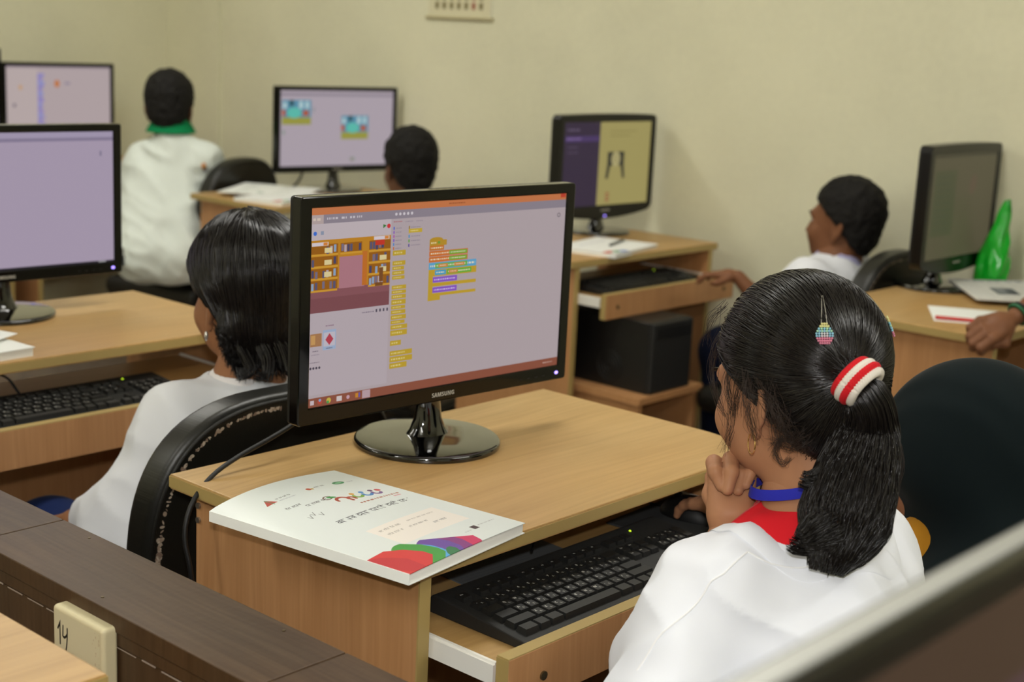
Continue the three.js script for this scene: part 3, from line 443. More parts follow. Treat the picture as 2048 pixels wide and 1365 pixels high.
sheet('paper_sheet', 'white printed sheet lying on the thick white book', 'paper', 0.085, -0.835, TOP + 0.0195, 0.23, 0.19, rad(22), printMat, 0.0008, 0.012);
closedBook('white workbook with coloured corner on the desk under the fish tank screen', 2.08, -2.3, 0.3, 0.2, 0.014, rad(14), spotMat);
sheet('paper_sheet', 'large white printed sheets beside the black chair back under the fish tank screen', 'paper', 2.13, -2.44, TOP + 0.0155, 0.28, 0.29, rad(32), printMat, 0.0015, 0.006);
closedBook('white workbook with coloured corner below the half purple screen', 2.19, -0.985, 0.29, 0.2, 0.012, rad(12), spotMat);
sheet('newspaper', 'folded grey newspaper with a photograph beside the green bag', 'newspaper', 2.46, 0.085, TOP + 0.014, 0.2, 0.3, rad(-52), newsMat, 0.004, 0.006);
sheet('paper_sheet', 'white sheet with a red mark beside the clenched hand', 'paper', 2.115, 0.155, TOP + 0.0005, 0.2, 0.17, rad(30), M.paper, 0.001, 0.001);
lone('pen', [new THREE.CylinderGeometry(0.0042, 0.0042, 0.1, 10).rotateZ(Math.PI / 2), new THREE.ConeGeometry(0.004, 0.014, 10).rotateZ(-Math.PI / 2).translate(0.057, 0, 0)], std({ color: 0xc23a34, roughness: 0.4 }), 'red pen lying on the white sheet', 'pen', [2.03, TOP + 0.0065, 0.168], rad(-62));
lone('pen', [new THREE.CylinderGeometry(0.004, 0.004, 0.13, 10).rotateZ(Math.PI / 2), new THREE.ConeGeometry(0.004, 0.014, 10).rotateZ(-Math.PI / 2).translate(0.072, 0, 0)], std({ color: 0x50585a, roughness: 0.4 }), 'dark pen lying on the workbook below the half purple screen', 'pen', [2.24, TOP + 0.0166, -0.985], rad(20));

// ------------------------------------------------------------------ things on the keyboard shelf
const padTex = canvasTex(512, 256, (g, w, h) => { g.fillStyle = '#5d6061'; g.fillRect(0, 0, w, h); for (let r = 0; r < 14; r++) blockText(g, 30, 20 + r * 16, rr(260, 440), 3, '#50535a'); });
lone('paper_pad', rbox(0.2, 0.0016, 0.13, 0.0005, 0, 0.0008, 0), std({ map: padTex, roughness: 0.8 }), 'grey ruled sheet behind the keyboard with white legends', 'paper', [0.29, 0.655, 0.315], rad(-4));
lone('mouse_pad', rbox(0.19, 0.003, 0.15, 0.0012, 0, 0.0015, 0), std({ color: 0x3c3e3e, roughness: 0.9, bumpMap: withRepeat(weave, 8), bumpScale: 0.0002 }), 'dark grey mouse pad on the shelf beside the raised fist', 'mouse pad', [0.615, 0.655, 0.41], rad(3));
function mouse(label, pos, turn) {
  const t = thing('computer_mouse', label, 'mouse', pos, turn);
  const g = new THREE.SphereGeometry(1, 24, 14, 0, Math.PI * 2, 0, Math.PI / 2).scale(0.03, 0.032, 0.052); part('body', g, M.plastic, t);
  part('wheel', new THREE.CylinderGeometry(0.007, 0.007, 0.006, 14).rotateZ(Math.PI / 2).translate(0, 0.0265, -0.024), M.plasticDull, t);
  part('wire', tube([[0, 0.006, -0.05], [0.005, 0.004, -0.07], [0.015, 0.003, -0.09]], 0.0018, 14, 6), M.cable, t);
}
mouse('black mouse on the dark grey mouse pad', [0.635, 0.658, 0.41], rad(10));
mouse('black mouse under the hand of the boy with the lavender collar', [2.39, 0.6565, -0.86], rad(-6));
lone('cable', tube([[0.30, 0.678, 0.383], [0.34, 0.690, 0.36], [0.39, 0.685, 0.345], [0.44, 0.664, 0.33], [0.50, 0.661, 0.30]], 0.0022, 30, 6), M.cable, 'black keyboard cable looping over the grey ruled sheet', 'cable');
lone('cable', tube([[0.21, 0.672, -0.755], [0.19, 0.705, -0.768], [0.165, 0.71, -0.79], [0.14, 0.685, -0.815], [0.12, 0.665, -0.84]], 0.0022, 30, 6), M.cable, 'black keyboard cable arching behind the keyboard of the girl with the bob', 'cable');
lone('cable', tube([[0.20, 0.86, 0.09], [0.1948, 0.8015, 0.0324], [0.138, 0.7869, 0.0422], [0.081, 0.7716, 0.0442], [0.0294, 0.7558, 0.0526], [-0.0081, 0.7334, 0.0637], [-0.0243, 0.7076, 0.069], [-0.0284, 0.6822, 0.0726], [-0.0253, 0.649, 0.0792], [-0.0142, 0.5638, 0.0729], [-0.035, 0.3, 0.03], [-0.05, 0.004, 0.0]], 0.0034, 80, 8), M.cable, 'black monitor cable hanging over the desk corner beside the worn chair', 'cable');
lone('cable', tube([[2.52, 0.9, -0.12], [2.6096, 0.8458, -0.2077], [2.5867, 0.8229, -0.2263], [2.5816, 0.7603, -0.2584], [2.45, 0.7, -0.2], [2.5, 0.4, -0.22], [2.52, 0.004, -0.24]], 0.004, 40, 8), M.cable, 'black cable hanging behind the monitor with the dim olive screen', 'cable');
lone('cable', tube([[2.36, 0.86, -2.52], [2.34, 0.78, -2.54], [2.33, 0.7, -2.64], [2.3, 0.3, -2.66], [2.3, 0.004, -2.66]], 0.004, 40, 8), M.cable, 'thin cable behind the stand of the fish tank monitor', 'cable');
lone('cable', tube([[1.99, 0.6, -1.2], [2.0564, 0.5583, -0.977], [2.0551, 0.4892, -0.956], [2.0494, 0.3922, -0.9311], [1.93, 0.2, -1.0], [1.92, 0.004, -0.98]], 0.004, 40, 8), M.cable, 'dark cable hanging beside the computer tower', 'cable');

// ------------------------------------------------------------------ computer tower, calendar, bag
{
  const st = thing('tower_stand', 'low light wood stand under the computer tower', 'stand', [2.02, 0, -0.9]);
  part('board', metreUV(box(0.3, 0.018, 0.46, 0.1, 0.391, 0), 0.6), M.side, st);
  for (const dx of [-0.03, 0.23]) part('leg_panel', metreUV(box(0.018, 0.382, 0.44, dx, 0.191, 0), 0.6), M.side, st);
  const t = thing('computer_tower', 'black computer tower with a round fan grille under the wall desk', 'computer', [2.02, 0.4, -0.9]);
  part('case', rbox(0.19, 0.2, 0.42, 0.004, 0.1, 0.1, 0), M.plastic, t);
  part('front_panel', rbox(0.186, 0.196, 0.014, 0.005, 0.1, 0.1, 0.215), M.plasticDull, t);
  part('fan_grille', [0.012, 0.022, 0.032, 0.042].map((r) => new THREE.TorusGeometry(r, 0.0016, 6, 36).rotateY(Math.PI / 2).translate(0.0035, 0.06, 0.08)), M.plasticDull, t, 'round ringed grille');
  part('drive_slot', box(0.15, 0.03, 0.004, 0.1, 0.17, 0.222), M.plastic, t);
}
{
  const t = thing('wall_calendar', 'paper wall calendar with rows of dates on the cream wall', 'calendar', [WALLX - 0.004, 1.395, -2.12]);
  const tex = canvasTex(256, 384, (g, w, h) => { g.fillStyle = '#d9d3b2'; g.fillRect(0, 0, w, h); g.fillStyle = '#8a5a3a'; g.fillRect(10, 10, w - 20, 150); g.fillStyle = '#b08a58'; g.fillRect(30, 30, w - 60, 90);
    for (let r = 0; r < 7; r++) for (let c = 0; c < 7; c++) { g.fillStyle = c === 5 ? '#a05a44' : '#7d7148'; g.fillRect(28 + c * 30, 180 + r * 27, 15, 20); } });
  const a = 0.03;
  part('page', new THREE.PlaneGeometry(0.31, 0.48).rotateY(-Math.PI / 2).translate(0, 0.24, 0), std({ map: tex, roughness: 0.8, side: THREE.DoubleSide }), t);
  part('backing', box(0.002, 0.48, 0.31, 0.0018, 0.24, 0), M.paper, t);
  part('bottom_strip', new THREE.CylinderGeometry(0.006, 0.006, 0.33, 10).rotateX(Math.PI / 2).translate(-0.002, -0.004, 0), std({ color: 0xb9b08a, roughness: 0.5 }), t);
}
{
  // crumpled green plastic bag standing on the desk, knotted at the top
  const pos = [], idx = [], nu = 36, nv = 28;
  for (let j = 0; j <= nv; j++) for (let i = 0; i <= nu; i++) { const v = j / nv, a = (i / nu) * Math.PI * 2; let r = 0.058 * Math.pow(Math.sin(Math.PI * Math.min(1, 0.16 + v * 0.78)), 0.5) * (1 - 0.6 * Math.min(1, v * 1.3) + 0.14 * Math.max(0, v - 0.7)) + 0.003;
    r *= 1 + 0.34 * noise.noise(Math.cos(a) * 2.2, Math.sin(a) * 2.2, v * 4) + 0.08 * noise.noise(Math.cos(a) * 5, Math.sin(a) * 5, v * 7); pos.push(Math.cos(a) * r * 0.8, v * 0.215 * (1 + 0.08 * Math.cos(a * 2)), Math.sin(a) * r * 0.9 + 0.022 * v * v); }
  for (let j = 0; j < nv; j++) for (let i = 0; i < nu; i++) { const a = j * (nu + 1) + i, b = a + nu + 1; idx.push(a, b, a + 1, a + 1, b, b + 1); }
  const g = new THREE.BufferGeometry(); g.setAttribute('position', new THREE.Float32BufferAttribute(pos, 3)); g.setIndex(idx); g.computeVertexNormals();
  const t = thing('plastic_bag', 'bright green glossy plastic bag standing behind the dim olive monitor', 'bag', [2.63, TOP, -0.02]);
  part('pouch', g, phy({ color: 0x16b42c, roughness: 0.22, clearcoat: 0.6, clearcoatRoughness: 0.12, side: THREE.DoubleSide }), t);
  part('white_print', new THREE.SphereGeometry(0.05, 12, 10, Math.PI * 0.9, 0.7, 1.2, 0.5).scale(0.72, 1.0, 0.82).translate(-0.002, 0.11, 0.01), M.white, t, 'white printed patch');
}

// ------------------------------------------------------------------ chairs
const wearTex = canvasTex(1024, 1024, (g, w, h) => {
  g.fillStyle = '#171713'; g.fillRect(0, 0, w, h);
  const path = []; const L = 40, T = 44, RX = 380, RY = 420; for (let y = 640; y > T + RY; y -= 6) path.push([L, y]); for (let a = 0; a <= 1; a += 0.02) path.push([L * (1 - a * a) + (L + RX) * a * a + 0 * a, (T + RY) * (1 - a) * (1 - a) + 2 * T * a * (1 - a) + T * a * a]); for (let x = L + RX; x < 960; x += 6) path.push([x, T]);
  const N = path.length;
  path.forEach(([x, y], i) => { const q = i / N; let k = 0; if (q < 0.2) k = q < 0.03 ? 0.4 : 1.4; else if (q < 0.3) k = 0.25; else if (q < 0.52) k = 0.7; else k = rnd() < 0.2 ? 0.55 : 0; k *= 0.55 + 0.9 * Math.abs(noise.noise(i * 0.13, 3, 1));
    if (rnd() < 0.92) for (let m = 0; m < 7 * k; m++) { g.fillStyle = ['#b9a894', '#a8937e', '#c9baa6', '#8a7464'][Math.floor(rnd() * 4)]; const s = rr(2, 10); g.save(); g.translate(x + 6 + rr(-9, 9) * k, y + rr(-7, 7) * k + 4); g.rotate(rr(0, 3)); g.beginPath(); g.ellipse(0, 0, s, s * rr(0.3, 0.8), 0, 0, 7); g.fill(); g.restore(); } });
});
M.worn = phy({ map: wearTex, roughness: 0.4, bumpMap: withRepeat(speck, 3), bumpScale: 0.0005, clearcoat: 0.15, clearcoatRoughness: 0.35 });
function chair(label, pos, turn, { backTop = 0.8, half = 0.25, worn = false, seatY = 0.4, backZ = 0.22 } = {}) {
  const t = thing('office_chair', label, 'chair', pos, turn);
  const y0 = backTop - 0.46;
  const s = rrShape(-half, y0, half, backTop, [0.1, 0.1, 0.2, 0.2]);
  const g = extrude(s, 0.03, 0.014, 16, 4), p = g.attributes.position, uv = g.attributes.uv;
  // subdivide-free bend: the outline already has enough points for a gentle curve
  for (let i = 0; i < p.count; i++) { const x = p.getX(i), y = p.getY(i); uv.setXY(i, (x + half) / (2 * half), (y - y0) / (backTop - y0)); p.setZ(i, p.getZ(i) + backZ - 0.02 + (y - y0 - 0.2) * 0.12); }
  g.deleteAttribute('normal'); const gm = mergeVertices(g, 1e-5); gm.computeVertexNormals(); const b = part('backrest', gm, worn ? M.worn : M.leather, t, worn ? 'black backrest with flaking edge' : undefined);
  const rim = []; s.getSpacedPoints(70).forEach((q) => rim.push([q.x * 0.955, y0 + 0.23 + (q.y - y0 - 0.23) * 0.955, backZ + 0.022 + (q.y - y0 - 0.2) * 0.12])); rim.pop();
  part('piping', new THREE.TubeGeometry(new THREE.CatmullRomCurve3(rim.map(V), true), 120, 0.0035, 6, true), worn ? M.leather : M.leather, b);
  part('seat', new RoundedBoxGeometry(0.46, 0.075, 0.44, 4, 0.034).translate(0, seatY - 0.0375, -0.02), M.leather, t);
  part('back_bracket', [box(0.06, 0.012, 0.2, 0, seatY - 0.085, 0.14), box(0.06, y0 + 0.1 - seatY + 0.09, 0.012, 0, (y0 + 0.1 + seatY - 0.09) / 2, backZ + 0.02)], M.plastic, t);
  part('gas_lift', [cyl(0.025, 0.025, seatY - 0.17, 0, (seatY - 0.09 + 0.08) / 2, 0, 16), cyl(0.05, 0.05, 0.05, 0, 0.085, 0, 16)], M.plastic, t);
  for (let k = 0; k < 5; k++) { const a = k * Math.PI * 0.4 + 0.3; const l = part('foot', new THREE.BoxGeometry(0.26, 0.028, 0.04).translate(0.14, 0.075, 0).rotateY(a), M.plastic, t); part('caster', new THREE.CylinderGeometry(0.026, 0.026, 0.04, 14).rotateX(Math.PI / 2).rotateY(a).translate(Math.cos(a) * 0.255, 0.026, -Math.sin(a) * 0.255), M.plasticDull, l); }
  return t;
}
chair('black chair with a flaking worn backrest behind the girl with the short bob', [0.262, 0, -0.36], 0, { backTop: 0.81, half: 0.24, worn: true, backZ: 0.24 });
chair('black chair of the boy with the green collar', [2.13, 0, -2.89], rad(14), { backTop: 0.86, half: 0.21, backZ: 0.2 });
chair('black chair of the boy before the fish tank screen', [2.23, 0, -1.72], 0, { backTop: 0.78, half: 0.2 });
chair('black chair with pale worn edges behind the boy with the lavender collar', [2.465, 0, -0.44], 0, { backTop: 0.83, half: 0.21, worn: true, backZ: 0.2 });
chair('black chair under the person in the dark green headscarf', [0.86, 0, 0.86], 0, { backTop: 0.7, half: 0.21, backZ: 0.26 });
{
  const t = thing('stool', 'round black stool under the girl with the ponytail', 'stool', [0.35, 0, 0.86]);
  part('seat', new THREE.CylinderGeometry(0.17, 0.165, 0.05, 32).translate(0, 0.36, 0), M.leather, t);
  for (let k = 0; k < 4; k++) { const a = Math.PI / 4 + k * Math.PI / 2; part('leg', tube([[Math.cos(a) * 0.11, 0.338, Math.sin(a) * 0.11], [Math.cos(a) * 0.16, 0.004, Math.sin(a) * 0.16]], 0.011, 4, 8), M.plastic, t); }
  part('ring', new THREE.TorusGeometry(0.145, 0.007, 8, 40).rotateX(Math.PI / 2).translate(0, 0.15, 0), M.plastic, t);
}

// ------------------------------------------------------------------ people: distance fields meshed with surface nets
const smin = (a, b, k) => { const h = Math.max(k - Math.abs(a - b), 0) / k; return Math.min(a, b) - h * h * k * 0.25; };
const smax = (a, b, k) => -smin(-a, -b, k);
function cone(a, b, ra, rb) {
  const dx = b[0] - a[0], dy = b[1] - a[1], dz = b[2] - a[2], L = dx * dx + dy * dy + dz * dz || 1e-9;
  return (x, y, z) => { const px = x - a[0], py = y - a[1], pz = z - a[2]; let h = (px * dx + py * dy + pz * dz) / L; h = h < 0 ? 0 : h > 1 ? 1 : h; const qx = px - dx * h, qy = py - dy * h, qz = pz - dz * h; return Math.sqrt(qx * qx + qy * qy + qz * qz) - (ra + (rb - ra) * h); };
}
function ell(c, r) { return (x, y, z) => { const px = (x - c[0]) / r[0], py = (y - c[1]) / r[1], pz = (z - c[2]) / r[2]; const k0 = Math.sqrt(px * px + py * py + pz * pz); const k1 = Math.sqrt((px / r[0]) ** 2 + (py / r[1]) ** 2 + (pz / r[2]) ** 2) || 1e-6; return k0 * (k0 - 1) / k1; }; }
const union = (list, k) => (x, y, z) => { let d = list[0](x, y, z); for (let i = 1; i < list.length; i++) d = smin(d, list[i](x, y, z), k); return d; };
const chain = (pts, rs, k = 0.02) => union(pts.slice(1).map((p, i) => cone(pts[i], p, rs[i], rs[i + 1])), k);
function netMesh(f, lo, hi, h) {
  const n = [0, 1, 2].map((i) => Math.ceil((hi[i] - lo[i]) / h) + 1), [nx, ny, nz] = n, val = new Float32Array(nx * ny * nz), B = 5, diag = B * h * 0.87 * 1.7;
  for (let k = 0; k < nz; k += B) for (let j = 0; j < ny; j += B) for (let i = 0; i < nx; i += B) {
    const d = f(lo[0] + (i + B / 2) * h, lo[1] + (j + B / 2) * h, lo[2] + (k + B / 2) * h), far = Math.abs(d) > diag;
    for (let c = k; c < Math.min(nz, k + B); c++) for (let b = j; b < Math.min(ny, j + B); b++) for (let a = i; a < Math.min(nx, i + B); a++) val[(c * ny + b) * nx + a] = far ? d : f(lo[0] + a * h, lo[1] + b * h, lo[2] + c * h);
  }
  const id = new Int32Array(nx * ny * nz).fill(-1), pos = [], idx = [], e = [[0, 1], [2, 3], [4, 5], [6, 7], [0, 2], [1, 3], [4, 6], [5, 7], [0, 4], [1, 5], [2, 6], [3, 7]], co = [[0, 0, 0], [1, 0, 0], [0, 1, 0], [1, 1, 0], [0, 0, 1], [1, 0, 1], [0, 1, 1], [1, 1, 1]], v = new Float32Array(8);
  for (let k = 0; k < nz - 1; k++) for (let j = 0; j < ny - 1; j++) for (let i = 0; i < nx - 1; i++) {
    let m = 0; for (let c = 0; c < 8; c++) { v[c] = val[((k + co[c][2]) * ny + j + co[c][1]) * nx + i + co[c][0]]; if (v[c] < 0) m |= 1 << c; }
    if (m === 0 || m === 255) continue; let x = 0, y = 0, z = 0, s = 0;
    for (const [a, b] of e) if ((v[a] < 0) !== (v[b] < 0)) { const t = v[a] / (v[a] - v[b]); x += co[a][0] + (co[b][0] - co[a][0]) * t; y += co[a][1] + (co[b][1] - co[a][1]) * t; z += co[a][2] + (co[b][2] - co[a][2]) * t; s++; }
    id[(k * ny + j) * nx + i] = pos.length / 3; pos.push(lo[0] + (i + x / s) * h, lo[1] + (j + y / s) * h, lo[2] + (k + z / s) * h);
  }
  const at = (i, j, k) => id[(k * ny + j) * nx + i], V0 = (i, j, k) => val[(k * ny + j) * nx + i];
  const quad = (a, b, c, d, flip) => { if (a < 0 || b < 0 || c < 0 || d < 0) return; if (flip) idx.push(a, c, b, a, d, c); else idx.push(a, b, c, a, c, d); };
  for (let k = 1; k < nz - 1; k++) for (let j = 1; j < ny - 1; j++) for (let i = 1; i < nx - 1; i++) {
    const s = V0(i, j, k) < 0;
    if (s !== V0(i + 1, j, k) < 0) quad(at(i, j - 1, k - 1), at(i, j, k - 1), at(i, j, k), at(i, j - 1, k), !s);
    if (s !== V0(i, j + 1, k) < 0) quad(at(i - 1, j, k - 1), at(i - 1, j, k), at(i, j, k), at(i, j, k - 1), !s);
    if (s !== V0(i, j, k + 1) < 0) quad(at(i - 1, j - 1, k), at(i, j - 1, k), at(i, j, k), at(i - 1, j, k), !s);
  }
  const g = new THREE.BufferGeometry(); g.setAttribute('position', new THREE.Float32BufferAttribute(pos, 3)); g.setIndex(idx);
  // smooth normals from the field itself
  const nor = new Float32Array(pos.length), q = h * 0.6; for (let i = 0; i < pos.length; i += 3) { const x = pos[i], y = pos[i + 1], z = pos[i + 2]; const a = f(x + q, y, z) - f(x - q, y, z), b = f(x, y + q, z) - f(x, y - q, z), c = f(x, y, z + q) - f(x, y, z - q), l = Math.hypot(a, b, c) || 1; nor[i] = a / l; nor[i + 1] = b / l; nor[i + 2] = c / l; }
  g.setAttribute('normal', new THREE.BufferAttribute(nor, 3)); return g;
}
function bounds(pts, pad) { const lo = [1e9, 1e9, 1e9], hi = [-1e9, -1e9, -1e9]; for (const p of pts) for (let i = 0; i < 3; i++) { lo[i] = Math.min(lo[i], p[i] - pad); hi[i] = Math.max(hi[i], p[i] + pad); } return [lo, hi]; }
// ---- head in its own frame: x to its right, y up, -z the way it looks
const headLocal = (() => {
  const cran = ell([0, 0.034, 0.018], [0.072, 0.083, 0.089]), face = ell([0, -0.025, -0.026], [0.059, 0.076, 0.06]), jaw = ell([0, -0.062, -0.026], [0.049, 0.036, 0.052]), chin = ell([0, -0.086, -0.058], [0.02, 0.016, 0.018]);
  const nose = cone([0, 0.0, -0.082], [0, -0.03, -0.094], 0.006, 0.0105), lip1 = cone([-0.014, -0.053, -0.079], [0.014, -0.053, -0.079], 0.0055, 0.0055), lip2 = cone([-0.011, -0.062, -0.078], [0.011, -0.062, -0.078], 0.0062, 0.0062), brow = cone([-0.03, 0.02, -0.074], [0.03, 0.02, -0.074], 0.011, 0.011);
  const cheek = ell([0.036, -0.03, -0.058], [0.022, 0.022, 0.022]), sock = ell([0.03, 0.002, -0.094], [0.017, 0.012, 0.018]), wing = ell([0.01, -0.031, -0.086], [0.007, 0.006, 0.008]), neckTop = cone([0, -0.045, 0.02], [0, -0.13, 0.03], 0.046, 0.044);
  const ear = ell([0, 0, 0], [0.008, 0.03, 0.018]), earIn = ell([0, 0, 0], [0.006, 0.019, 0.010]), lobe = ell([0.071, -0.041, 0.006], [0.006, 0.009, 0.007]);
  return (x, y, z) => {
    const ax = Math.abs(x); let d = smin(cran(x, y, z), face(x, y, z), 0.035); d = smin(d, jaw(x, y, z), 0.03); d = smin(d, chin(x, y, z), 0.022); d = smin(d, brow(x, y, z), 0.02); d = smin(d, cheek(ax, y, z), 0.025); d = smax(d, -sock(ax, y, z), 0.014);
    d = smin(d, nose(x, y, z), 0.014); d = smin(d, wing(ax, y, z), 0.006); d = smin(d, lip1(x, y, z), 0.007); d = smin(d, lip2(x, y, z), 0.007); d = smin(d, neckTop(x, y, z), 0.025);
    // ear: tilted flat ellipsoid with a hollow
    const ex = ax - 0.074 - (z - 0.014) * 0.35, ey = y + 0.008, ez = (z - 0.016) - ey * 0.18; let e = ear(ex, ey, ez); e = smax(e, -earIn(ex - 0.008, ey - 0.003, ez + 0.003), 0.006); e = smin(e, lobe(ax, y, z), 0.008); return smin(d, e, 0.008);
  };
})();
const hairCapLocal = (grow, lowFront, low) => { const c = ell([0, 0.038, 0.02], [0.074 + grow, 0.084 + grow, 0.091 + grow]); const occ = ell([0, -0.028, 0.052], [0.056 + grow * 0.5, 0.056, 0.046 + grow * 0.5]); return (x, y, z) => smax(smin(c(x, y, z), occ(x, y, z), 0.03), -(y + (z > 0 ? 1.25 : 0.9) * z + low - 0.25 * Math.abs(x) + 0.007 * noise.noise(x * 60, y * 90, z * 90)) / 1.45, 0.012); };
function headFrame(o, yaw, pitch, roll, s) {
  const m = new THREE.Matrix4().compose(V(o), new THREE.Quaternion().setFromEuler(new THREE.Euler(-rad(pitch), -rad(yaw), rad(roll), 'YXZ')), new THREE.Vector3(s, s, s)), inv = m.clone().invert(), e = inv.elements;
  return { m, s, field: (f) => (x, y, z) => s * f(e[0] * x + e[4] * y + e[8] * z + e[12], e[1] * x + e[5] * y + e[9] * z + e[13], e[2] * x + e[6] * y + e[10] * z + e[14]), pt: (a) => V(a).applyMatrix4(m), arr: (a) => V(a).applyMatrix4(m).toArray() };
}
const add = (a, b, k = 1) => [a[0] + b[0] * k, a[1] + b[1] * k, a[2] + b[2] * k], sub3 = (a, b) => [a[0] - b[0], a[1] - b[1], a[2] - b[2]], mix3 = (a, b, t) => [a[0] + (b[0] - a[0]) * t, a[1] + (b[1] - a[1]) * t, a[2] + (b[2] - a[2]) * t], unit = (a) => { const l = Math.hypot(...a) || 1; return [a[0] / l, a[1] / l, a[2] / l]; }, cross3 = (a, b) => [a[1] * b[2] - a[2] * b[1], a[2] * b[0] - a[0] * b[2], a[0] * b[1] - a[1] * b[0]];
// ---- a hand: palm, four fingers of unequal length, thumb from the side of the palm; side +1 = thumb towards +s
function handField(wr, dir, palm, side, curl, s = 1) {
  const f = unit(dir), n0 = unit(palm), sv = unit(cross3(f, n0)), n = cross3(sv, f), at = (a, b, c) => add(add(add(wr, f, a * s), sv, b * s * side), n, c * s), list = [];
  list.push(cone(at(0, 0, 0), at(0.03, 0, 0), 0.017 * s, 0.02 * s), cone(at(0.02, 0.014, 0), at(0.062, 0.022, 0), 0.013 * s, 0.0105 * s), cone(at(0.02, -0.012, 0), at(0.058, -0.022, 0), 0.013 * s, 0.010 * s), cone(at(0.02, 0, 0), at(0.064, 0, 0), 0.014 * s, 0.0105 * s));
  const palmF = union(list, 0.012 * s), fingers = [];
  [[0.024, 0.066, 1], [0.008, 0.07, 1.1], [-0.008, 0.067, 1.03], [-0.023, 0.06, 0.82]].forEach(([b, a, l]) => { let p = [a, b, 0], ang = curl * 0.5, out = [at(...p)]; for (const seg of [0.026, 0.018, 0.014]) { p = [p[0] + Math.cos(ang) * seg * l, p[1] + b * 0.06 * (1 - curl), p[2] + Math.sin(ang) * seg * l]; out.push(at(...p)); ang += curl * 1.25; } fingers.push(chain(out, [0.0086, 0.0078, 0.0072, 0.0062].map((q) => q * s), 0.004)); });
  fingers.push(chain([at(0.022, 0.018, 0.004), at(0.036, 0.034, 0.014), at(0.054, 0.04 - curl * 0.014, 0.022), at(0.07, 0.038 - curl * 0.026, 0.026)], [0.012, 0.0095, 0.0085, 0.007].map((q) => q * s), 0.006));
  return { field: (x, y, z) => { let d = palmF(x, y, z); for (const q of fingers) d = smin(d, q(x, y, z), 0.005 * s); return d; }, box: bounds([at(0, 0, 0), at(0.05, 0.05, 0), at(0.05, -0.04, 0), at(0.13, 0, 0), at(0.06, 0, 0.05), at(0.06, 0, -0.03)], 0.025 * s) };
}
function relGeo(g, base) { g.translate(-base[0], -base[1], -base[2]); return g; }
const skinTex = dataTex(256, 256, (u, v) => { const k = 128 + 40 * tn(u, v, 60, 60, 5) + 30 * tn(u, v, 20, 20, 9); return [k, k, k]; }, false);
const skinMat = (c) => phy({ color: c, roughness: 0.5, specularIntensity: 0.4, sheen: 0.1, sheenColor: new THREE.Color(0.8, 0.5, 0.4) });
const clothMat = (c, rough = 0.85) => phy({ color: c, roughness: rough, sheen: 0.2, sheenRoughness: 0.6, sheenColor: new THREE.Color(0.5, 0.5, 0.5), specularIntensity: 0.25 });
M.hair = phy({ color: new THREE.Color(0.011, 0.009, 0.008), roughness: 0.42, specularIntensity: 0.5 });
M.hairShort = phy({ color: new THREE.Color(0.012, 0.011, 0.010), roughness: 0.75, specularIntensity: 0.35 });
M.hairStrand = phy({ color: new THREE.Color(0.010, 0.008, 0.007), roughness: 0.24, specularIntensity: 0.9 });
M.hairFine = phy({ color: new THREE.Color(0.035, 0.022, 0.016), roughness: 0.35, specularIntensity: 0.6 });
M.eyeWhite = std({ color: 0xe6e0d8, roughness: 0.25 }); M.iris = std({ color: 0x1a0f0a, roughness: 0.15 }); M.lip = std({ color: 0x7a443a, roughness: 0.5 });
M.shoe = std({ color: 0x17150f, roughness: 0.5 });
